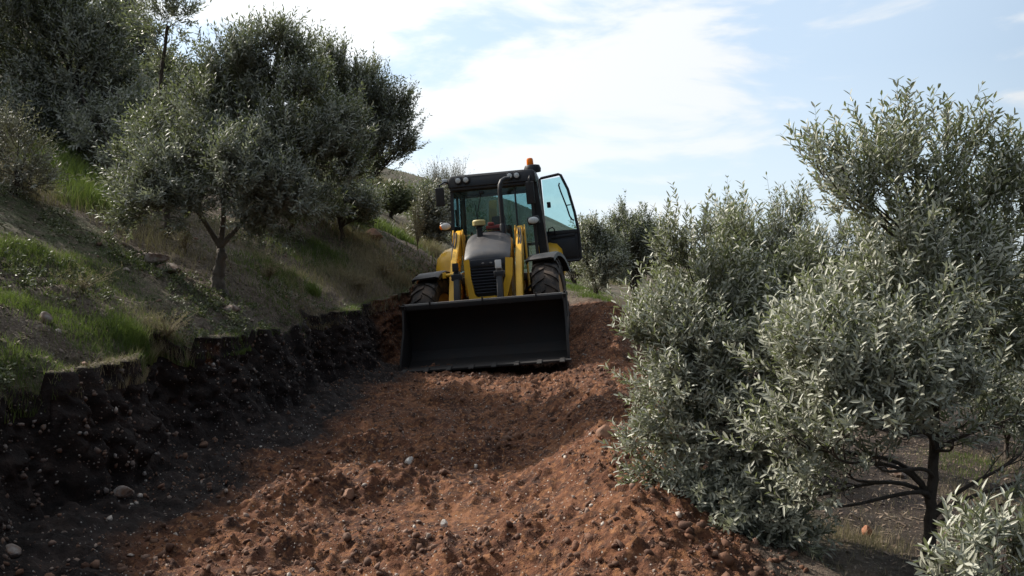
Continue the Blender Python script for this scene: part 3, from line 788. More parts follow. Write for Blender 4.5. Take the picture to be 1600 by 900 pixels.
    cab.box((-.78, 1.58, 1.32), (.04, .72, .36), .01); cab.box((-.73, 1.9, 2.76), (.06, 1.35, .07), .01); cab.box((.70, 1.9, 2.76), (.06, 1.35, .07), .01)
    cab.box((.40, 1.215, 2.0), (.03, .05, 1.6), .005)
    cf = cab.build('cab_frame', BLK, root)
    # tall dark housing on the right front corner of the cab
    m = MB(); m.prism([(.73, 2.84), (.80, 2.84), (.905, 1.5), (.92, 1.15), (.76, 1.15), (.74, 1.9)], 'y', 1.24, 1.50, .012)
    for k in range(7): m.box((.772 + k * .0155, 1.232, 1.95), (.006, .012, 1.2 - .1 * k), 0)
    m.build('air_duct', BLK, root)
    MB().tube([(.83, 1.225, 2.83), (.862, 1.225, 2.3), (.905, 1.225, 1.6), (.915, 1.225, 1.42)], .014, 8).build('grab_rail', LIP, root)
    # roof
    m = MB()
    def rr(v, u0, u1, w0, w1, b=.06):
        return [(u0 + b * .3, v, w0), (u0, v, w0 + b * .5), (u0 + .01, v, w1 - b), (u0 + b, v, w1 - .01), (u0 + .25, v, w1), (u1 - .25, v, w1), (u1 - b, v, w1 - .01), (u1 - .01, v, w1 - b), (u1, v, w0 + b * .5), (u1 - b * .3, v, w0)]
    m.loft([rr(1.07, -.74, .76, 2.82, 2.99), rr(1.10, -.77, .79, 2.80, 3.025), rr(1.3, -.79, .81, 2.80, 3.05), rr(2.5, -.79, .81, 2.80, 3.05), rr(2.72, -.77, .79, 2.80, 3.01), rr(2.76, -.74, .76, 2.82, 2.97)])
    m.box((-.02, 1.13, 2.79), (1.42, .07, .05), .01)
    roof = m.build('roof', BLK, root)
    for u in (-.575, -.435, .34, .465):
        o = MB().lathe([(.05, 1.085), (.068, 1.07), (.068, 1.04), (.056, 1.032)], (u, 0, 2.93), 'y', 20).build('work_light', BLK, roof)
        m = MB(); m.lathe([(.05, 1.05), (.052, 1.035), (.035, 1.026), (.01, 1.024)], (u, 0, 2.93), 'y', 20); m.build('lens', LENS, o)
    MB().box((-.83, 1.16, 2.94), (.10, .08, .10), .02).build('side_lamp', LENS, roof)
    m = MB(); m.lathe([(.15, 3.0), (.155, 3.06), (.13, 3.12), (.06, 3.135)], (.735, 1.42, 0)); bb_ = m.build('beacon_base', BLK, roof)
    MB().lathe([(.058, 3.125), (.062, 3.14), (.06, 3.22), (.05, 3.25), (.02, 3.26)], (.70, 1.42, 0), n=20).build('beacon', AMB, bb_)
    # glazing
    def pane(name, pts, th, mat, par=root, dirv=(0, 1, 0)):
        m = MB(); d = Vector(dirv) * th
        a = [m.bm.verts.new(p) for p in pts]; b = [m.bm.verts.new(Vector(p) + d) for p in pts]
        m.bm.faces.new(a); m.bm.faces.new(b[::-1])
        for i in range(len(a)): m.bm.faces.new([a[i], b[i], b[(i + 1) % len(a)], a[(i + 1) % len(a)]])
        return m.build(name, mat, par)
    pane('windscreen', [(-.77, 1.205, 1.22), (.385, 1.205, 1.22), (.385, 1.235, 2.74), (-.70, 1.235, 2.74)], .006, GLS)
    pane('windscreen', [(.415, 1.205, 1.22), (.69, 1.205, 1.22), (.665, 1.235, 2.74), (.415, 1.235, 2.74)], .006, GLS, )
    pane('side_window', [(-.795, 1.26, 1.52), (-.795, 1.90, 1.52), (-.745, 1.9, 2.72), (-.745, 1.26, 2.72)], .006, GLS, dirv=(1, 0, 0))
    pane('side_window', [(-.795, 2.0, 1.4), (-.79, 2.62, 1.4), (-.735, 2.55, 2.72), (-.745, 2.0, 2.72)], .006, GLS, dirv=(1, 0, 0))
    pane('rear_window', [(-.72, 2.66, 1.79), (.68, 2.66, 1.79), (.65, 2.62, 2.74), (-.67, 2.62, 2.74)], .006, GLS)
    m = MB(); m.tube([(-.2, 1.195, 2.70), (-.28, 1.19, 2.4), (-.31, 1.185, 2.1)], .008, 6); m.box((-.2, 1.185, 2.70), (.08, .04, .05), .008); m.tube([(-.32, 1.185, 2.5), (-.30, 1.18, 1.98)], .006, 6)
    m.build('wiper', BLK, root)
    # interior
    m = MB(); m.box((-.03, 2.0, 1.48), (.52, .5, .14), .05, seg=3); m.box((-.03, 2.27, 1.83), (.50, .14, .62), .06, (R_(8), 0, 0), seg=3); m.box((-.03, 2.32, 2.24), (.27, .09, .18), .04, seg=3)
    m.box((-.03, 2.05, 1.3), (.3, .35, .28), .02); m.box((-.34, 2.05, 1.72), (.07, .34, .06), .02); m.box((.28, 2.05, 1.72), (.07, .34, .06), .02)
    m.build('seat', FABR, root)
    m = MB(); m.box((-.03, 1.36, 1.50), (.42, .16, .66), .04, (R_(-8), 0, 0)); m.box((.42, 1.7, 1.6), (.2, .7, .3), .03); m.tube([(-.03, 1.42, 1.75), (-.03, 1.55, 1.95)], .03, 10)
    for (u, v) in ((.38, 1.5), (.45, 1.6), (-.5, 1.7)): m.tube([(u, v, 1.5), (u + .02, v - .05, 1.98)], .009, 6); m.ell((u + .02, v - .05, 2.0), (.025, .025, .035), 2)
    m.build('dashboard', FABR, root)
    m = MB(); c = Vector((-.03, 1.56, 1.98)); X = Vector((1, 0, 0)); Yv = Vector((0, .87, .5))
    m.tube([c + (X * math.cos(a / 20 * 6.28318) + Yv * math.sin(a / 20 * 6.28318)) * .19 for a in range(20)], .014, 8, True)
    for a in (0, 2.1, 4.2): m.tube([c, c + (X * math.cos(a) + Yv * math.sin(a)) * .19], .011, 6)
    m.build('steering_wheel', BLK, root)
    MB().box((-.70, 1.4, 2.05), (.10, .12, .18), .02).box((-.70, 1.4, 2.3), (.05, .06, .3), .01).build('instrument_panel', BLK, root)
    # mirrors and road lights
    for (u, v, w, sx, sz, ax) in ((-.90, .93, 2.66, .155, .33, -.74), (.68, 1.0, 2.60, .145, .40, .70)):
        m = MB(); m.box((u, v, w), (sx, .07, sz), .025, (R_(4), 0, 0), seg=3); mi = m.build('mirror', BLK, root)
        MB().box((u, v + .038, w), (sx - .03, .008, sz - .04), .003, (R_(4), 0, 0)).build('mirror_glass', SILV, mi)
        z = w + sz / 2
        MB().tube([(ax, 1.2, z + .08), ((ax + u) / 2, 1.05, z + .10), (u, .95, z + .04), (u, .95, z - .05)], .017, 8).build('mirror_arm', BLK, mi)
    for (u, v, w, s) in ((-.83, .84, 2.13, -1), (.70, .92, 2.11, 1)):
        m = MB(); m.box((u, v + .03, w), (.215, .10, .15), .045, (0, R_(-8 * s), 0), seg=3); hl = m.build('headlight', BLK, root)
        m = MB(); m.ell((u, v - .018, w), (.095, .022, .060), 3); m.build('lens', LENS, hl)
        MB().tube([(u, v + .06, w), (u * .95, 1.05, w - .02), (-.78 if s < 0 else .72, 1.2, w - .05)], .016, 8).build('headlight_arm', BLK, hl)
        if s < 0: MB().ell((u - .075, v - .015, w - .01), (.03, .018, .045), 2).build('indicator', AMB, hl)
    # open door, swung out square to the cab
    D = [(.83, 2.90), (.86, 2.925), (1.185, 2.97), (1.225, 2.95), (1.335, 2.68), (1.425, 2.25), (1.475, 1.84), (1.475, 1.40), (1.44, 1.36), (.93, 1.36), (.88, 1.42), (.85, 1.9)]
    m = MB(); m.tube([(u, 1.88, w) for u, w in D], .026, 8, True)
    m.box((1.165, 1.88, 1.90), (.60, .035, .07), .01); m.box((1.16, 1.885, 1.62), (.58, .012, .50), .003); m.box((1.18, 1.865, 1.83), (.44, .03, .05), .01, (0, R_(-4), 0))
    m.box((1.17, 1.868, 1.60), (.46, .02, .34), .01)
    door = m.build('door', BLK, root, 40)
    pane('door_glass', [(.875, 1.878, 1.93), (1.445, 1.878, 1.93), (1.41, 1.878, 2.25), (1.32, 1.878, 2.67), (1.215, 1.878, 2.92), (.87, 1.878, 2.89)], .006, GLD, door)
    MB().tube([(1.19, 1.83, 2.80), (1.175, 1.81, 2.76), (1.20, 1.80, 2.65), (1.29, 1.80, 2.35), (1.33, 1.80, 2.18), (1.37, 1.81, 2.11), (1.40, 1.84, 2.10)], .014, 8).tube([(1.285, 1.80, 2.38), (1.36, 1.86, 2.39)], .012, 6).build('door_handle', BLK, door)
    MB().box((.965, 1.85, 2.42), (.07, .05, .11), .015).tube([(.93, 1.87, 2.46), (.97, 1.84, 2.44)], .01, 6).build('door_latch', BLK, door)
    MB().tube([(.90, 1.86, 1.86), (.93, 1.80, 1.98), (1.0, 1.79, 2.0), (1.03, 1.80, 1.96), (1.035, 1.85, 1.84)], .012, 8).build('door_handle', BLK, door)
    for w in (2.72, 1.55): MB().tube([(.80, 1.87, w - .03), (.80, 1.87, w + .03)], .03, 8).box((.82, 1.87, w), (.07, .04, .05), .008).build('door_hinge', BLK, door)
    # backhoe folded behind the cab, seen through the glass
    m = MB(); m.prism([(3.0, .9), (3.05, 1.6), (3.2, 2.45), (3.45, 2.75), (3.6, 2.6), (3.4, 1.7), (3.35, .9)], 'x', -.30, -.14, .02); bo = m.build('backhoe_boom', YEL_D, root)
    MB().prism([(3.55, 2.62), (3.7, 2.7), (4.0, 1.6), (3.95, .9), (3.8, .9), (3.75, 1.6)], 'x', -.28, -.16, .02).build('dipper_arm', YEL_D, bo)
    MB().tube([(-.22, 2.98, 1.3), (-.22, 3.08, 2.3)], .045, 12).build('boom_cylinder', YEL, bo)
    MB().prism([(3.75, .95), (4.05, .95), (4.2, .6), (4.0, .35), (3.7, .4), (3.95, .65)], 'x', -.5, .06, .01).build('digging_bucket', STEEL, bo)
    for s in (-1, 1):
        m = MB(); m.box((s * .95 - .02, 3.05, .85), (.14, .14, 1.1), .015); st = m.build('stabilizer_leg', YEL_D, root)
        MB().box((s * .95 - .02, 3.05, .27), (.34, .3, .05), .015).build('foot', STEEL, st)
    return root
build_loader()

# ---------------------------------------------------------------- tree builder
def nrm(v): return v / np.maximum(np.linalg.norm(v, axis=-1, keepdims=True), 1e-9)
class Tubes:
    def __init__(s): s.V = []; s.F = []; s.n = 0
    def add(s, pts, rad, sides=5):
        pts = np.asarray(pts, float); m = len(pts)
        t = nrm(np.gradient(pts, axis=0)); ref = np.array([.31, .77, .2]) if abs(t[0] @ np.array([.31, .77, .2])) < .7 else np.array([1., 0, .1])
        a = nrm(np.cross(t, ref)); b = np.cross(t, a)
        th = np.arange(sides) / sides * 2 * np.pi
        ring = pts[:, None] + (a[:, None] * np.cos(th)[None, :, None] + b[:, None] * np.sin(th)[None, :, None]) * np.asarray(rad)[:, None, None]
        s.V.append(ring.reshape(-1, 3))
        i, j = np.meshgrid(np.arange(m - 1), np.arange(sides), indexing='ij')
        q = np.stack([i * sides + j, i * sides + (j + 1) % sides, (i + 1) * sides + (j + 1) % sides, (i + 1) * sides + j], -1).reshape(-1, 4)
        s.F.append(q + s.n); s.n += m * sides
    def build(s, name, mat, parent):
        return np_mesh(name, np.concatenate(s.V), np.concatenate(s.F).ravel(), 4, mat, parent=parent, smooth=True)
def bez(p0, p1, p2, p3, n):
    t = np.linspace(0, 1, n)[:, None]
    return (1 - t) ** 3 * p0 + 3 * (1 - t) ** 2 * t * p1 + 3 * (1 - t) * t * t * p2 + t ** 3 * p3

def leaves_mesh(name, A, D, Ln, nodes, leaf, lw, mat, parent, fold=True, up=.25, density=1.):
    """A base points, D directions, Ln lengths of twigs; opposite leaf pairs at nodes along each twig"""
    T = len(A)
    D = nrm(D)
    t = (np.arange(nodes) + .6) / nodes
    bend = np.array([0, 0, up])
    P = A[:, None] + D[:, None] * (Ln[:, None] * t[None])[..., None] + bend * (Ln[:, None] * t[None] ** 2)[..., None]
    tan = nrm(D[:, None] + 2 * bend * t[None, :, None])
    ref = rng.normal(size=(T, 1, 3)); a = nrm(np.cross(tan, ref)); b = np.cross(tan, a)
    out = []
    par = (np.arange(nodes) % 2)[None, :, None]
    for sgn in (1, -1):
        s = np.where(par == 0, a, b) * sgn
        s = nrm(s + rng.normal(0, .28, s.shape))
        k = rng.uniform(.55, 1.25, (T, nodes, 1))
        ld = nrm(tan * k + s * (1.15 - .35 * k))
        nr = nrm(np.cross(np.cross(ld, tan), ld) + rng.normal(0, .25, ld.shape))
        out.append((P, ld, nr))
    # terminal leaf
    P = np.concatenate([o[0] for o in out], 1).reshape(-1, 3); ld = np.concatenate([o[1] for o in out], 1).reshape(-1, 3); nr = np.concatenate([o[2] for o in out], 1).reshape(-1, 3)
    keep = rng.uniform(0, 1, len(P)) < density
    P, ld, nr = P[keep], ld[keep], nr[keep]
    n = len(P)
    sd_ = nrm(np.cross(nr, ld)); nr = np.cross(ld, sd_)
    L = (leaf * rng.uniform(.65, 1.15, n))[:, None]; w = (lw * rng.uniform(.8, 1.2, n))[:, None] * .5
    droop = rng.uniform(-.05, .22, n)[:, None]
    c = lambda f: P + ld * L * f - nr * L * droop * f * f
    if fold:
        V = np.stack([c(0.), c(.35) + sd_ * w + nr * w * .35, c(.75) + sd_ * w * .8 + nr * w * .3, c(1.), c(.75) - sd_ * w * .8 + nr * w * .3, c(.35) - sd_ * w + nr * w * .35], 1)
        q = np.array([[0, 1, 2, 3], [0, 3, 4, 5]])
        Fc = (q[None] + (np.arange(n) * 6)[:, None, None]).ravel(); npv = 6
    else:
        V = np.stack([c(0.), c(.5) + sd_ * w, c(1.), c(.5) - sd_ * w], 1); Fc = np.arange(n * 4); npv = 4
    tint = np.repeat(np.clip(rng.normal(.45, .28, n), 0, 1), npv)
    return np_mesh(name, V.reshape(-1, 3), Fc, 4, mat, parent=parent, attrs={'tint': tint}), n

# ---------------------------------------------------------------- blades: grass, stalks, litter
def blades(name, P, h, lean, wid, mat, label, cat, segs=3, kind='stuff', parent=None):
    n = len(P)
    az = rng.uniform(0, 2 * np.pi, n); ldir = np.stack([np.cos(az), np.sin(az), 0 * az], -1)
    face = rng.uniform(0, 2 * np.pi, n); side = np.stack([np.cos(face), np.sin(face), 0 * face], -1)
    h = np.asarray(h) * rng.uniform(.6, 1.2, n); ln = lean * rng.uniform(.3, 1.3, n)
    rows = []
    for k in range(segs):
        t = k / segs
        c = P + np.array([0, 0, 1.]) * (h * (t - .25 * ln * t * t))[:, None] + ldir * (h * ln * t * t)[:, None]
        w = (np.broadcast_to(wid, (n,)) * (1 - t * .8) * .5)[:, None]
        rows.append(c - side * w); rows.append(c + side * w)
    tip = P + np.array([0, 0, 1.]) * (h * (1 - .25 * ln))[:, None] + ldir * (h * ln)[:, None]
    rows.append(tip)
    V = np.stack(rows, 1); nv = 2 * segs + 1
    quads = []
    for k in range(segs - 1): quads.append([2 * k, 2 * k + 1, 2 * k + 3, 2 * k + 2])
    q = np.array(quads); base = (np.arange(n) * nv)[:, None]
    faces = []; sizes = []
    if len(quads):
        fq = (q[None] + base[:, :, None]).reshape(n, -1)
        ft = np.array([2 * segs - 2, 2 * segs - 1, 2 * segs])[None] + base
        faces = np.concatenate([fq, ft], 1).ravel(); sizes = np.tile([4] * len(quads) + [3], n)
    else:
        faces = (np.array([0, 1, 2])[None] + base).ravel(); sizes = np.full(n, 3)
    tint = np.repeat(rng.uniform(0, 1, n), nv)
    o = np_mesh(name, V.reshape(-1, 3), faces, sizes, mat, parent=parent, attrs={'tint': tint})
    if kind: tag(o, label, cat, kind=kind)
    return o
def patch(px, py, rpx, n, asp=.6):
    """n ground points in a soft patch centred where the ground shows at (px, py)"""
    c = hit(px, py); r = rpx / 1280 * c[1]
    x = c[0] + rng.normal(0, r * .5, n); y = c[1] + rng.normal(0, r * asp, n)
    y = np.clip(y, 2.2, 200)
    x = np.where((y < 16) & (x < 0), np.minimum(x, edge(y) + .04), x)
    return np.stack([x, y, ground_z(x, y) - .01], -1)
GP = []; GH = []
for (px, py, r, n, h) in ((25, 395, 60, 2600, .10), (90, 405, 60, 1800, .07), (160, 425, 60, 1500, .06), (25, 470, 60, 2500, .07), (90, 490, 50, 1500, .06),
                          (185, 520, 45, 2600, .10), (215, 530, 28, 1500, .13), (130, 530, 50, 1600, .07), (270, 545, 40, 1000, .06), (20, 570, 50, 1200, .08),
                          (200, 410, 40, 900, .06), (300, 452, 40, 500, .05), (60, 575, 60, 900, .06), (375, 470, 50, 700, .05), (430, 470, 45, 900, .07),
                          (490, 462, 12, 500, .20), (440, 432, 40, 1400, .14), (395, 420, 60, 1400, .09), (480, 400, 60, 1800, .11), (520, 405, 40, 1200, .10),
                          (600, 360, 40, 2600, .22), (625, 372, 30, 1600, .2), (560, 352, 30, 1200, .2), (510, 395, 40, 1000, .15), (640, 320, 60, 1500, .2),
                          (600, 315, 40, 1000, .2), (115, 285, 60, 2500, .35), (140, 320, 50, 1500, .3), (90, 262, 40, 1200, .4), (380, 545, 30, 500, .05),
                          (905, 452, 40, 2000, .13), (930, 465, 35, 1200, .12), (890, 440, 30, 1000, .15), (1520, 720, 60, 700, .08), (1500, 740, 60, 500, .07),
                          (200, 485, 120, 1600, .06), (100, 440, 120, 1800, .06)):
    q = patch(px, py, r, int(n * .62)); GP.append(q); GH.append(np.full(len(q), h))
GP = np.concatenate(GP); GH = np.concatenate(GH)
blades('grass', GP, GH, .45, .0035 * np.clip(GP[:, 1] / 6, 1, 6), GRASS, 'green grass growing in patches on the hillside', 'grass')
DP = []; DH = []
for (px, py, r, n, h) in ((450, 435, 60, 900, .18), (520, 440, 60, 1200, .15), (590, 425, 45, 2600, .24), (560, 440, 50, 1800, .18), (620, 440, 22, 1500, .2), (500, 500, 60, 500, .1),
                          (200, 560, 90, 700, .08), (300, 400, 90, 900, .13), (255, 540, 50, 700, .16), (100, 420, 100, 700, .1), (660, 380, 30, 1200, .4), (680, 400, 25, 900, .4),
                          (600, 290, 60, 2200, .6), (640, 300, 40, 1500, .5), (560, 380, 50, 1200, .25), (350, 365, 70, 900, .22), (220, 365, 80, 900, .2),
                          (30, 300, 60, 900, .3), (900, 425, 40, 1500, .35), (940, 440, 40, 1200, .35), (1530, 780, 80, 700, .1), (1350, 850, 80, 900, .10), (1450, 720, 120, 300, .07), (1560, 720, 80, 300, .08), (1300, 880, 80, 150, .06), (1400, 800, 80, 200, .06)):
    DP.append(patch(px, py, r, n)); DH.append(np.full(n, h))
DP = np.concatenate(DP); DH = np.concatenate(DH)
blades('dry_grass', DP, DH, .55, .0025 * np.clip(DP[:, 1] / 6, 1, 7), DRY, 'dry straw coloured grass on the bank and slope', 'dry grass')
n = 9000
y = 3 + 12 * rng.uniform(0, 1, n) ** 1.2; k_ = vnoise(y * 1.3, 1.1, s=140) + rng.normal(0, .35, n) > -.1; y = y[k_]; n = len(y)
x = edge(y) - np.abs(rng.normal(0, .10, n)) + .015
P = np.stack([x, y, ground_z(x, y) - .01], -1); hh = .045 + .07 * np.clip(vnoise(y * 2.2, 4.4, s=141), 0, 1)
half = vnoise(y * .8, 9.4, s=142) > -.3
blades('grass', P[half], hh[half], .9, .004, GRASS, 'green grass hanging over the lip of the cut bank', 'grass')
blades('dry_grass', P[~half], hh[~half], .9, .003, DRY, 'dry stalks and roots along the lip of the cut bank', 'dry grass')
# far vegetation cover on the hill: low tufts
n = 26000
y = 14 + 90 * rng.uniform(0, 1, n) ** 1.5; x = np.interp(y, EY, EX) - rng.uniform(0, 1, n) ** 1.1 * (4 + .62 * y) + 1.0
g = vnoise(x / 4, y / 4, s=131) > -.25
P = np.stack([x, y, ground_z(x, y) - .02], -1)[g]
blades('hill_scrub', P, .16 + .35 * np.clip(vnoise(P[:, 0] / 3, P[:, 1] / 3, s=132), 0, 1), .6, .012 + .0009 * P[:, 1], LEAF_BUSH, 'low green scrub covering the far hillside', 'scrub')
# litter
n = 26000
y = 3 + 14 * rng.uniform(0, 1, n) ** 1.2; x = edge(y) - .02 - rng.uniform(0, 1, n) ** 1.3 * (.6 + .55 * y)
n2 = 16000
y2 = 3.5 + 9 * rng.uniform(0, 1, n2); x2 = 1.6 + rng.uniform(0, 1, n2) * 4.5
X = np.concatenate([x, x2]); Y = np.concatenate([y, y2])
P = np.stack([X, Y, ground_z(X, Y) + .006], -1)
# low broad-leaved weeds and small stones on the slope
n = 5200
y = 3.2 + 13 * rng.uniform(0, 1, n) ** 1.2; x = edge(y) - .03 - rng.uniform(0, 1, n) ** 1.2 * (.5 + .5 * y)
kk = (vnoise(x * 1.1, y * 1.1, s=160) + .5 * vnoise(x * 4, y * 4, s=161)) > .12; x, y = x[kk], y[kk]; n = len(x)
nn_ = 3
A_ = np.repeat(np.stack([x, y, ground_z(x, y) + .005], -1), nn_, 0); D_ = nrm(rng.normal(0, .8, A_.shape) * np.array([1, 1, .3]) + np.array([0, 0, .75]))
wo, _n = leaves_mesh('weeds', A_, D_, rng.uniform(.03, .10, len(A_)), 3, .036, .015, LEAF_BUSH, None, False, .05)
tag(wo, 'low broad-leaved weeds scattered over the hillside', 'weeds', kind='stuff')
n = 650
y = 3.2 + 12 * rng.uniform(0, 1, n) ** 1.2; x = edge(y) - .05 - rng.uniform(0, 1, n) * (.5 + .5 * y)
tag(scatter_stones('slope_stones', np.stack([x, y, ground_z(x, y)], -1), .008 + .045 * rng.uniform(0, 1, n) ** 5, STONE, .35, .6), 'small stones scattered over the hillside', 'stones', kind='stuff')
def litter(P):
    n = len(P); L = .010 + .022 * rng.uniform(0, 1, n) ** 2; w = L * rng.uniform(.12, .4, n)
    base = np.array([[-1, 0, 0], [0, -1, 0.1], [1, 0, 0], [0, 1, 0.1]], float)
    V = base[None] * np.stack([L, w, L], -1)[:, None, :]
    az = rng.uniform(0, 2 * np.pi, n); ti = rng.normal(0, .35, n)
    ca, sa, ct, st = np.cos(az), np.sin(az), np.cos(ti), np.sin(ti)
    x, y, z = V[..., 0], V[..., 1], V[..., 2]
    x, z = x * ct[:, None] + z * st[:, None], -x * st[:, None] + z * ct[:, None]
    x, y = x * ca[:, None] - y * sa[:, None], x * sa[:, None] + y * ca[:, None]
    V = np.stack([x, y, z], -1) + P[:, None, :]
    f = np.arange(n * 4)
    return np_mesh('leaf_litter', V.reshape(-1, 3), f, 4, LITTER, attrs={'tint': np.repeat(rng.uniform(0, 1, n) ** 1.6, 4)})
tag(litter(P), 'fallen leaves and dry crumbs covering the slope', 'leaf litter', kind='stuff')

def tree(name, label, cat, base, trunk, r0, blobs, twigs, tl=.22, nodes=9, leaf=.055, lw=.012, mat=LEAF_NEAR, bark=BARK_DARK, group=None,
         upb=.35, fold=True, nb=9, density=1., wood='trunk', limb_r=.45, shell=.45, up=.25, extra=None, mains=None):
    base = np.asarray(base, float)
    root = bpy.data.objects.new(name, None); col.objects.link(root); root.location = base
    tag(root, label, cat, group)
    tb = Tubes()
    trunk = [base + np.array([0, 0, -.15])] + [np.asarray(q, float) for q in trunk]
    tp = np.array(trunk)
    # smooth trunk
    seg = np.linspace(0, len(tp) - 1, 5 * len(tp)); tpp = np.stack([np.interp(seg, np.arange(len(tp)), tp[:, k]) for k in range(3)], -1)
    for _ in range(2): tpp[1:-1] = (tpp[:-2] + 2 * tpp[1:-1] + tpp[2:]) / 4
    tpp[1:-1] += rng.normal(0, r0 * .12, tpp[1:-1].shape)
    lt = np.linspace(0, 1, len(tpp)); rad = r0 * (1.35 * np.exp(-lt * 7) * .5 + 1 - .5 * lt)
    tb.add(tpp - base, rad, 9)
    vol = np.array([(b[1][0] * b[1][1] * b[1][2]) ** (.8) * (b[2] if len(b) > 2 else 1) for b in blobs]); vol = vol / vol.sum()
    A = []; D = []
    MP = None
    if mains:
        MP = []; MR = []
        for ml in mains:
            j = int(len(tpp) * .97) - 1
            mp_ = np.array([tpp[j]] + [np.asarray(q, float) for q in ml]); sg = np.linspace(0, len(mp_) - 1, 6 * len(mp_))
            mm = np.stack([np.interp(sg, np.arange(len(mp_)), mp_[:, k]) for k in range(3)], -1)
            for _ in range(3): mm[1:-1] = (mm[:-2] + 2 * mm[1:-1] + mm[2:]) / 4
            mr = np.linspace(rad[j] * .78, rad[j] * .16, len(mm)); tb.add(mm - base, mr, 8); MP.append(mm[3:]); MR.append(mr[3:])
        MP = np.concatenate(MP); MR = np.concatenate(MR)
    for (bl, share) in zip(blobs, vol):
        c = np.asarray(bl[0], float); r = np.asarray(bl[1], float)
        # limb leaves the trunk somewhere in its upper half
        k = int(len(tpp) * rng.uniform(.6, .98)); k = min(k, len(tpp) - 1)
        if len(bl) > 3: k = min(int(len(tpp) * bl[3]), len(tpp) - 1)
        s0 = tpp[k]; rs = rad[k]
        tdir = nrm(tpp[min(k + 1, len(tpp) - 1)] - tpp[max(k - 1, 0)])
        if MP is not None:
            q = np.argmin(np.linalg.norm(MP - (c + np.array([0, 0, -.35 * r[2]])), axis=1)); q = max(q - 1, 0)
            s0 = MP[q]; rs = MR[q]; tdir = nrm(c - s0)
        dist = max(np.linalg.norm(c - s0), .05)
        p1 = s0 + (tdir * .5 + nrm(c - s0) * .5) * dist * .35 + rng.normal(0, .06, 3) * dist
        p2 = c + np.array([0, 0, -.18]) * dist + rng.normal(0, .05, 3) * dist
        L = bez(s0, p1, p2, c, 12)
        rr = rs * limb_r; tb.add(L - base, np.linspace(rr, rr * .25, 12), 6)
        nbr = max(4, int(nb * (.4 + share * len(blobs) * .6)))
        for q in range(nbr):
            i = int(rng.uniform(4, 11.99)); b0 = L[i]
            v = nrm(rng.normal(size=3)); v[2] += .15; v = nrm(v)
            e = c + v * r * rng.uniform(shell, 1) 
            dd = np.linalg.norm(e - b0)
            B = bez(b0, b0 + (e - b0) * .3 + rng.normal(0, .1, 3) * dd + np.array([0, 0, -.05]) * dd, b0 + (e - b0) * .7 + rng.normal(0, .08, 3) * dd, e, 7)
            rb = rr * .28; tb.add(B - base, np.linspace(rb, max(rb * .25, .0015), 7), 4)
            nt_ = max(2, int(twigs * share / nbr))
            tt = rng.uniform(.25, 1, nt_) ** .7 * 5.99
            ii = tt.astype(int); fr = (tt - ii)[:, None]
            a = B[ii] * (1 - fr) + B[np.minimum(ii + 1, 6)] * fr
            jit = rng.normal(0, 1, (nt_, 3)) * r * .16
            a = a + jit
            d = nrm(nrm(a - (c * .6 + s0 * .4)) * .7 + nrm(e - b0) * .3 + np.array([0, 0, upb]) + rng.normal(0, .42, (nt_, 3)))
            A.append(a); D.append(d)
    if extra is not None:
        A.append(np.array([q[0] for q in extra])); D.append(np.array([q[1] for q in extra]))
    A = np.concatenate(A); D = np.concatenate(D)
    Ln = tl * rng.uniform(.45, 1.35, len(A))
    # twig stems as thin 3-sided spikes, in the wood mesh
    n = len(A); a_ = nrm(np.cross(D, rng.normal(size=D.shape))); b_ = np.cross(D, a_)
    tr = max(.0016, leaf * .03)
    tip = A + D * Ln[:, None] + np.array([0, 0, up]) * Ln[:, None]; mid = A + D * Ln[:, None] * .5 + np.array([0, 0, up]) * Ln[:, None] * .25
    V = []
    for (c, k) in ((A, 1.), (mid, .8), (tip, .35)):
        for th in (0, 2.09, 4.19): V.append(c + (a_ * math.cos(th) + b_ * math.sin(th)) * tr * k)
    V = np.stack(V, 1).reshape(-1, 3) - base
    q = np.array([[0, 1, 4, 3], [1, 2, 5, 4], [2, 0, 3, 5], [3, 4, 7, 6], [4, 5, 8, 7], [5, 3, 6, 8]])
    Fq = (q[None] + (np.arange(n) * 9)[:, None, None]).reshape(-1, 4)
    tb.V.append(V); tb.F.append(Fq + tb.n); tb.n += len(V)
    tb.build(wood, bark, root)
    _, nl = leaves_mesh('crown', A - base, D, Ln, nodes, leaf, lw, mat, root, fold, up, density)
    print('TREE', label[:40], 'twigs', n, 'leaves', nl)
    return root

def B(px, py, d, r, ry=None, rz=None, w=1., k=None):
    """crown lobe centred at a real point; radii in metres"""
    c = pix(px, py, d); t = (c, (r, ry or r, rz or r), w)
    return t + ((k,) if k is not None else ())

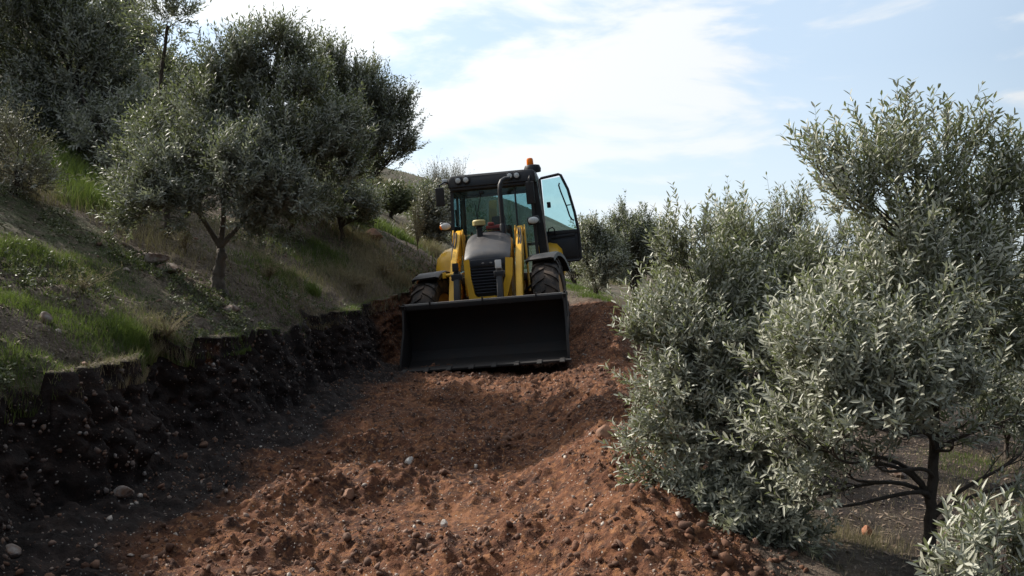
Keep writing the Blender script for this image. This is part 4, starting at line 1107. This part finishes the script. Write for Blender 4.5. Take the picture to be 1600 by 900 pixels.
# --- right foreground olive with the visible stem (R1)
x1, y1 = pix(1452, 850, 4.4)[:2]; b1 = np.array([x1, y1, float(ground_z(x1, y1))])
trunk1 = [pix(1452, 850, 4.4), pix(1456, 760, 4.42), pix(1462, 650, 4.45), pix(1460, 540, 4.5), pix(1447, 450, 4.5), pix(1430, 340, 4.5)]
blobs1 = [B(1385, 250, 4.5, .26, .3, .25, 1.0, .97), B(1398, 200, 4.5, .12, .2, .12, .8, .98), B(1310, 250, 4.35, .17, .2, .14, .9, .9), B(1275, 250, 4.3, .08, .1, .08, .8, .85),
          B(1500, 245, 4.6, .2, .25, .2, .9, .96), B(1575, 275, 4.6, .18, .2, .18, .8, .9), B(1525, 215, 4.7, .09, .1, .08, .8, .9), B(1470, 270, 4.5, .12, .2, .12, .8), B(1340, 290, 4.4, .25, .3, .26), B(1450, 320, 4.5, .22, .3, .22),
          B(1540, 330, 4.6, .30, .3, .28), B(1400, 410, 4.3, .34, .4, .33), B(1500, 430, 4.4, .34, .4, .33), B(1590, 440, 4.6, .28, .3, .33), B(1340, 500, 4.2, .34, .4, .34),
          B(1450, 520, 4.1, .34, .3, .3), B(1560, 530, 4.5, .3, .3, .25), B(1640, 330, 4.6, .35, .3, .4), B(1650, 560, 4.6, .35, .3, .4), B(1330, 620, 3.9, .3, .3, .24, 1, .45), B(1420, 615, 3.8, .25, .25, .22, .9, .5),
          B(1260, 560, 4.1, .3, .3, .3, 1, .45), B(1240, 680, 3.9, .25, .3, .22, .9, .3), B(1300, 690, 3.7, .14, .2, .1, .7, .3), B(1400, 660, 3.6, .12, .2, .1, .5, .4), B(1600, 700, 4.3, .12, .15, .2, .4, .25), B(1640, 720, 4.2, .2, .2, .25, .5, .25), B(1245, 760, 4.0, .18, .25, .16, .7, .3), B(1290, 560, 3.9, .3, .3, .25, 1, .45), B(1380, 560, 3.9, .3, .3, .25, 1, .5), B(1480, 600, 4.0, .25, .3, .18, 1, .5), B(1330, 730, 4.0, .15, .18, .10, .7, .3), B(1300, 770, 3.9, .12, .15, .08, .6, .3), B(1370, 700, 3.8, .14, .15, .09, .6, .35), B(1490, 690, 4.1, .14, .18, .09, .6, .4), B(1560, 790, 4.0, .10, .15, .08, .4, .2), B(1590, 640, 4.2, .2, .2, .15, .7, .4), B(1510, 660, 4.3, .16, .2, .10, .6, .45)]
tree('olive_tree', 'young olive tree with dark upright stem and silvery crown, tallest right of the track', 'olive tree', b1, trunk1, .031, blobs1, 2700,
     tl=.18, nodes=8, leaf=.053, lw=.0122, nb=8, limb_r=.5, shell=.35, upb=.45)
# --- bushy olive at the edge of the track (R2)
x2, y2 = pix(1165, 850, 5.1)[:2]; b2 = np.array([x2, y2, float(ground_z(x2, y2))])
trunk2 = [pix(1165, 840, 5.1), pix(1160, 740, 5.1), pix(1150, 640, 5.1), pix(1140, 540, 5.1)]
blobs2 = [B(1075, 395, 5.0, .18, .25, .24, .9, .95), B(1160, 380, 5.3, .22, .25, .18, .9), B(1110, 460, 5.0, .32, .35, .28), B(1190, 470, 5.1, .32, .35, .3), B(1040, 485, 4.9, .25, .3, .22),
          B(1025, 525, 4.8, .16, .2, .14), B(1100, 560, 4.8, .34, .35, .28), B(1190, 570, 4.8, .34, .4, .32), B(1045, 610, 4.8, .26, .3, .22), B(1120, 660, 4.7, .33, .35, .28), B(1200, 680, 4.6, .32, .35, .3),
          B(1040, 700, 4.7, .24, .3, .22), B(1060, 770, 4.7, .22, .3, .2), B(1130, 770, 4.6, .3, .3, .26), B(1210, 790, 4.6, .26, .3, .2), B(1120, 840, 4.7, .17, .2, .13, .8), B(1190, 850, 4.5, .2, .25, .14, .8), B(1245, 820, 4.4, .2, .25, .15, .9), B(1255, 880, 4.2, .14, .2, .09, .7), B(1110, 800, 4.6, .2, .2, .15, .9), B(1150, 870, 4.5, .12, .2, .08, .6), B(1255, 440, 5.2, .26, .3, .26), B(1270, 620, 4.9, .28, .3, .3)]
sp = [(pix(1072, 385, 5.0), np.array([0, 0, 1.])) for _ in range(3)] + [(pix(1040, 480, 4.8), np.array([-.3, 0, 1.])), (pix(1000, 470, 4.85), np.array([-.6, 0, .5])), (pix(990, 600, 4.75), np.array([-.8, 0, .3]))]
tree('olive_tree', 'dense bushy silver green olive tree overhanging the right edge of the dug track', 'olive tree', b2, trunk2, .045, blobs2, 3300,
     tl=.17, nodes=8, leaf=.051, lw=.012, nb=9, limb_r=.4, shell=.4, upb=.4, extra=sp)
# --- olive behind, between the two (R5)
x3, y3 = pix(1235, 700, 7.6)[:2]; b3 = np.array([x3, y3, float(ground_z(x3, y3))])
trunk3 = [b3 + np.array([0, 0, .4]), pix(1240, 560, 7.6), pix(1240, 460, 7.6)]
blobs3 = [B(1240, 345, 7.6, .22, .3, .22), B(1225, 318, 7.6, .12, .1, .08), B(1170, 360, 7.7, .3, .3, .22), B(1290, 375, 7.6, .3, .3, .22), B(1210, 420, 7.6, .5, .4, .35), B(1300, 450, 7.6, .5, .4, .4), B(1130, 420, 7.6, .4, .4, .35),
          B(1380, 430, 7.6, .5, .4, .4), B(1240, 530, 7.5, .6, .4, .4), B(1370, 540, 7.6, .5, .4, .4)]
tree('olive_tree', 'olive tree standing behind the bushy one, its pointed shoots against the sky', 'olive tree', b3, trunk3, .06, blobs3, 1900,
     tl=.24, nodes=8, leaf=.062, lw=.014, nb=8, fold=False, upb=.5)
# --- corner sapling, very near
x4, y4 = pix(1545, 1000, 2.9)[:2]; b4 = np.array([x4, y4, float(ground_z(x4, y4))])
trunk4 = [b4 + np.array([0, 0, .25]), pix(1560, 960, 2.9), pix(1550, 890, 2.9)]
blobs4 = [B(1520, 860, 2.8, .10, .12, .07), B(1570, 850, 2.85, .12, .12, .07), B(1490, 900, 2.75, .12, .1, .06), B(1600, 880, 2.8, .12, .1, .1), B(1550, 920, 2.7, .14, .1, .06)]
tree('olive_sapling', 'low olive sapling with long pale leaves in the near right corner', 'sapling', b4, trunk4, .014, blobs4, 130, tl=.13, nodes=8, leaf=.055, lw=.0115, nb=6, limb_r=.5, upb=.3)
# --- small olives in the hollow at right
for (px, py, d, lab, r) in ((1555, 600, 11, 'pale olive bush seen under the right olive crown, in the hollow', .8), (1640, 640, 9, 'olive bush at the right edge of the picture, standing in the hollow', .7),
                            (1500, 560, 16, 'far small olive bush hidden behind the right olive stem', 1.1)):
    c = pix(px, py, d); gz = float(ground_z(c[0], c[1])); c[2] = max(c[2], gz + r * .9)
    bl = [(c + np.array([rng.uniform(-.6, .6) * r, rng.uniform(-.5, .5) * r, rng.uniform(-.4, .6) * r]), (r * .5, r * .5, r * .45)) for _ in range(7)]
    tree('olive_tree', lab, 'olive tree', (c[0], c[1], gz), [c + np.array([0, 0, -r * .5]), c], .05, bl, 500, tl=.22, nodes=8, leaf=.065, lw=.016, nb=7, fold=False)
# --- olives beyond the machine on the right
def rtree(lab, px, base_py, d, wpx, hpx, n, mat=LEAF_DARK, leaf=.09, lw=.022, tl=.3, nblob=10, trunk_f=.25, r0=.09, cat='olive tree', name='olive_tree', bark=BARK_DARK, density=1., seed_sq=1., nb=7, group=None, upb=.35):
    """tree of about wpx x hpx photo pixels at depth d, standing on the ground"""
    c0 = pix(px, base_py, d); gz = float(ground_z(c0[0], c0[1])); base = np.array([c0[0], c0[1], gz])
    Wd = wpx / 1280 * d; top = pix(px, base_py - hpx, d)[2]; H = max(top - gz, .8 * hpx / 1280 * d); print('RT', lab[:30], 'gz', round(gz, 2), 'want', round(c0[2], 2), 'H', round(H, 2))
    zc = gz + H * (trunk_f + (1 - trunk_f) / 2); rz = H * (1 - trunk_f) / 2
    bl = []
    for q in range(nblob):
        v = nrm(rng.normal(size=3)) * rng.uniform(.35, .68)
        rr = rng.uniform(.3, .46)
        bl.append((np.array([base[0] + v[0] * Wd / 2, base[1] + v[1] * Wd / 2, zc + v[2] * rz]), (rr * Wd / 2, rr * Wd / 2, rr * rz * seed_sq)))
    bl.append((np.array([base[0], base[1], zc]), (Wd * .25, Wd * .25, rz * .5)))
    return tree(name, lab, cat, base, [base + np.array([rng.uniform(-.05, .05) * H, 0, H * trunk_f * .6]), base + np.array([rng.uniform(-.06, .06) * H, 0, H * (trunk_f + .15)])],
                r0, bl, n, tl=tl, nodes=8, leaf=leaf, lw=lw, mat=mat, nb=nb, fold=False, bark=bark, density=density, group=group, upb=upb)
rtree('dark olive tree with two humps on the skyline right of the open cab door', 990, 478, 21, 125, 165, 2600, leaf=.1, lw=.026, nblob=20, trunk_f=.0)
rtree('paler olive bush just right of the open cab door', 932, 474, 19, 95, 132, 2000, mat=LEAF_NEAR, leaf=.09, lw=.024, nblob=15, trunk_f=.0)
rtree('low grey bush behind the open cab door', 900, 440, 27, 60, 55, 500, mat=LEAF_GREY, leaf=.1, lw=.025, nblob=7, trunk_f=.05, cat='bush', name='bush')
# --- trees beyond the machine on the left hill
rtree('bare looking pale tree rising behind the cab roof', 708, 330, 34, 105, 100, 1000, mat=LEAF_GREY, leaf=.10, lw=.02, tl=.6, nblob=12, trunk_f=.15, r0=.1, cat='tree', name='tree', density=.5, upb=.6)
for (px, py, d, w, h, lab, mt) in ((672, 385, 21, 55, 75, 'grey brown shrub on the slope left of the cab mirror', LEAF_GREY), (655, 345, 27, 40, 50, 'dark green shrub on the slope above the grey brown one', LEAF_DARK),
                                   (690, 345, 30, 40, 45, 'dull shrub half hidden by the cab mirror', LEAF_GREY), (612, 345, 26, 50, 40, 'low dark shrub under the right end of the big olive crown', LEAF_BUSH),
                                   (300, 175, 46, 60, 55, 'green rounded bush on the skyline ridge', LEAF_BUSH), (345, 205, 44, 55, 60, 'lower green bush on the ridge line beside the big crown', LEAF_BUSH),
                                   (250, 150, 48, 60, 35, 'flat low bush on the ridge right of the small ridge tree', LEAF_DARK)):
    rtree(lab, px, py, d, w, h, 420, mat=mt, leaf=.012 * d ** .75, lw=.004 * d ** .75, tl=.02 * d, nblob=7, trunk_f=.05, cat='shrub', name='shrub')
rtree('small thin tree standing alone on the left ridge against the sky', 182, 85, 44, 105, 125, 800, mat=LEAF_GREY, leaf=.17, lw=.05, tl=.8, nblob=9, trunk_f=.3, r0=.22, cat='tree', name='tree', density=.6, upb=.5)

# --- big left olive with forked trunk (L1)
p0 = hit(342, 456); d1 = p0[1]; print('L1 base', p0)
fork = pix(345, 385, d1)
trunkL = [pix(340, 440, d1), pix(347, 405, d1), pix(346, 380, d1)]
sL = d1 / 1280.
def BL(px, py, rpx, dy=0., w=1., k=None): 
    r = rpx * sL; return B(px, py, d1 + dy, r, r * 1.1, r, w, k)
blobsL = [BL(280, 250, 60, 0), BL(240, 300, 45, -.4), BL(330, 190, 60, .2), BL(290, 310, 40, -.4), BL(400, 130, 60, .5), BL(430, 70, 42, .5, .9), BL(380, 95, 38, .3), BL(470, 150, 50, .5), BL(430, 220, 65, 0),
          BL(360, 270, 60, -.5), BL(500, 230, 50, .3), BL(450, 300, 52, -.3), BL(400, 320, 42, -.3), BL(205, 330, 34, -.2, .7), BL(330, 120, 30, .2, .7), BL(500, 320, 38, .2, .8), BL(235, 210, 32, .1, .7), BL(230, 325, 34, -.3, .8), BL(440, 335, 40, -.2), BL(350, 150, 40, .2), BL(540, 260, 40, .3), BL(390, 65, 30, .5, .8), BL(470, 100, 42, .6), BL(345, 90, 26, .4, .7), BL(520, 190, 45, .4), BL(320, 240, 50, .3), BL(215, 270, 40, 0, .8)]
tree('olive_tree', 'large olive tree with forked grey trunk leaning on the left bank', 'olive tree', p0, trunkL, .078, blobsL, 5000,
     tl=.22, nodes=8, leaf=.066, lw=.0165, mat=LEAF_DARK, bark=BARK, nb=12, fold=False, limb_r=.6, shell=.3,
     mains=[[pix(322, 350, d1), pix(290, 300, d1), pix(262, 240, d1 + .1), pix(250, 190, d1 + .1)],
            [pix(350, 335, d1), pix(348, 270, d1 - .1), pix(365, 190, d1 + .2), pix(415, 110, d1 + .4)],
            [pix(372, 355, d1), pix(405, 315, d1), pix(450, 260, d1), pix(480, 190, d1 + .3)]])
# tall sparse shoots (own slender tree on the left of L1)
p5 = hit(262, 372); d5 = p5[1]
tree('olive_tree', 'slender olive with one tall thin leader rising above the others into the sky', 'olive tree', p5,
     [pix(262, 340, d5), pix(256, 270, d5), pix(250, 190, d5), pix(252, 110, d5), pix(262, 40, d5)], .035,
     [B(262, 25, d5, .30, .2, .22, 1, .95), B(240, 40, d5, .2, .2, .15, .7, .93), B(292, 22, d5, .16, .2, .14, .7, .95), B(255, 92, d5, .22, .2, .12, .7, .8), B(248, 110, d5, .1, .1, .1, .4, .75),
      B(300, 95, d5, .16, .1, .1, .35, .6), B(235, 200, d5, .3, .2, .25, .8, .5), B(270, 180, d5, .2, .2, .2, .6, .5), B(250, 260, d5, .35, .3, .3, .9, .4)],
     420, tl=.28, nodes=8, leaf=.065, lw=.017, mat=LEAF_DARK, fold=False, nb=6)
# --- L2 behind at right of L1
d6 = 17.5; x6 = pix(540, 378, d6)[0]; p6 = np.array([x6, d6, float(ground_z(x6, d6))]); print('L2 base', p6)
s6 = d6 / 1280.
def BB(px, py, rpx, dy=0., w=1.): r = rpx * s6; return B(px, py, d6 + dy, r, r * 1.1, r, w)
tree('olive_tree', 'broad dark olive tree behind the forked one, its right crown hanging against the sky', 'olive tree', p6,
     [pix(538, 350, d6), pix(535, 320, d6)], .10,
     [BB(560, 150, 50), BB(520, 120, 42), BB(600, 190, 48), BB(625, 220, 32), BB(610, 165, 30), BB(570, 250, 45), BB(540, 200, 55), BB(490, 180, 45), BB(520, 290, 45), BB(470, 260, 45), BB(575, 110, 22, 0, .7), BB(640, 185, 16, 0, .6), BB(560, 310, 32, 0, .7), BB(500, 340, 30, 0, .6)],
     4300, tl=.34, nodes=8, leaf=.095, lw=.026, mat=LEAF_DARK, fold=False, nb=11, shell=.35)
# --- L0 upper left mass
d7 = 12.5; x7 = pix(120, 300, d7)[0]; p7 = np.array([x7, d7, float(ground_z(x7, d7))]); print('L0 base', p7)
s7 = d7 / 1280.
def BC(px, py, rpx, dy=0., w=1.): r = rpx * s7; return B(px, py, d7 + dy, r, r * 1.1, r, w)
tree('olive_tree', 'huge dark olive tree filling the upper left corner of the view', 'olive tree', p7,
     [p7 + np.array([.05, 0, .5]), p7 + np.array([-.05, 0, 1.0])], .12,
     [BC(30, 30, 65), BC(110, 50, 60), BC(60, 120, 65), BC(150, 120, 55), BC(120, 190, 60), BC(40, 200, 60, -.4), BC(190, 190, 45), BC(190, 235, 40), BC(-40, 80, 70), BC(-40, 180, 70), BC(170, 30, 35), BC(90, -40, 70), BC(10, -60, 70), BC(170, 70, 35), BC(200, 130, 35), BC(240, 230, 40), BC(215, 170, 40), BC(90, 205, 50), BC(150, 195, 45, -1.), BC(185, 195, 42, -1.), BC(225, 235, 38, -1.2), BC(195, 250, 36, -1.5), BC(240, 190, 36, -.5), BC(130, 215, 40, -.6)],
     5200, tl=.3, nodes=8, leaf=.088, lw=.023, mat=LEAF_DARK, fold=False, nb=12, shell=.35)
# --- L3 pale grey shrub at left edge
p8 = hit(30, 350); d8 = 8.3; x8 = pix(30, 350, d8)[0]; p8 = np.array([x8, d8, float(ground_z(x8, d8))])
tree('olive_tree', 'dusty brown grey olive bush at the left edge of the slope', 'olive tree', p8, [p8 + np.array([0, 0, .3]), pix(25, 290, d8)], .04,
     [B(40, 240, d8, .3), B(15, 290, d8, .32), B(60, 290, d8, .25), B(-30, 240, d8, .35), B(30, 200, d8, .2), B(-20, 320, d8, .3)], 620, tl=.2, nodes=8, leaf=.055, lw=.012, mat=LEAF_GREY, fold=False, nb=9)
# --- fill behind: darker trees on the upper slope between L0 and L1
for (px, py, d, w, h, lab) in ((170, 300, 17, 190, 150, 'dark olive tree on the upper slope behind the tall leader'), (330, 300, 19, 200, 130, 'dark olive tree on the slope behind the forked one'),
                               (470, 330, 18, 190, 110, 'low dark olive behind the trunks of the two middle trees'), (60, 260, 20, 220, 180, 'dark olive tree high on the slope at the left edge')):
    rtree(lab, px, py, d, w, h, 1100, leaf=.11, lw=.03, tl=.4, nblob=12, trunk_f=.12, r0=.12)

rtree('low spreading olive bush below the right end of the big crown, trunks hidden', 535, 378, 14.4, 170, 112, 1500, leaf=.08, lw=.022, nblob=14, trunk_f=.12, r0=.05)
rtree('smaller dark olive bush between the forked trunk and the low spreading bush', 455, 385, 13.2, 110, 85, 900, leaf=.075, lw=.02, nblob=10, trunk_f=.15, r0=.04)
rtree('shaded olive bush in the hollow right of the slender stem', 1570, 735, 8.2, 190, 190, 900, leaf=.06, lw=.016, nblob=11, trunk_f=.1, r0=.03)
rtree('low shaded shrub in the hollow seen left of the slender olive stem', 1370, 740, 9.5, 170, 90, 700, mat=LEAF_BUSH, leaf=.06, lw=.018, nblob=10, trunk_f=.05, r0=.02, cat='shrub', name='shrub')
# --- dry weeds
def weed(lab, px, py, n, h, spread, d=None):
    P = hit(px, py)
    root = bpy.data.objects.new('dry_weed', None); col.objects.link(root); root.location = P
    tag(root, lab, 'dry weed')
    tb = Tubes(); A = []; Dd = []
    for q in range(n):
        az = rng.uniform(0, 6.28); l = rng.uniform(.1, 1) * spread
        e = np.array([math.cos(az) * l, math.sin(az) * l, h * rng.uniform(.5, 1.1)])
        C = bez(np.zeros(3), np.array([0, 0, h * .3]), e * np.array([.6, .6, .7]), e, 6); tb.add(C, np.linspace(.004, .0015, 6) * P[1] / 9, 3)
        for k in range(3):
            i = rng.integers(2, 6); A.append(C[i]); Dd.append(nrm(e + rng.normal(0, .3, 3)))
    tb.build('stems', DRY, root)
    tag(leaves_mesh('seed_heads', np.array(A), np.array(Dd), np.full(len(A), h * .22), 4, .02 * P[1] / 9, .008 * P[1] / 9, DRY, root, False, .1)[0], kind='stuff')
for q in (('dry twiggy weed on the slope left of the cab', 668, 372, 26, .9, .4), ('tall pale dead stalks beside the twiggy weed left of the cab', 652, 392, 18, 1.0, .25), ('dry bushy weed on the lip of the bank beside the machine', 600, 440, 40, .4, .35),
          ('dry weed on the bank edge left of the bushy one', 560, 455, 30, .3, .3), ('dry weed at the foot of the forked olive trunk, right side', 420, 440, 26, .28, .25), ('thin dry weed on the slope left of the forked olive trunk', 290, 400, 22, .35, .3),
          ('dry weed hanging over the near bank edge', 262, 545, 30, .2, .25), ('grey dead weed among the grass at far left', 130, 460, 24, .2, .3)):
    weed(*q)
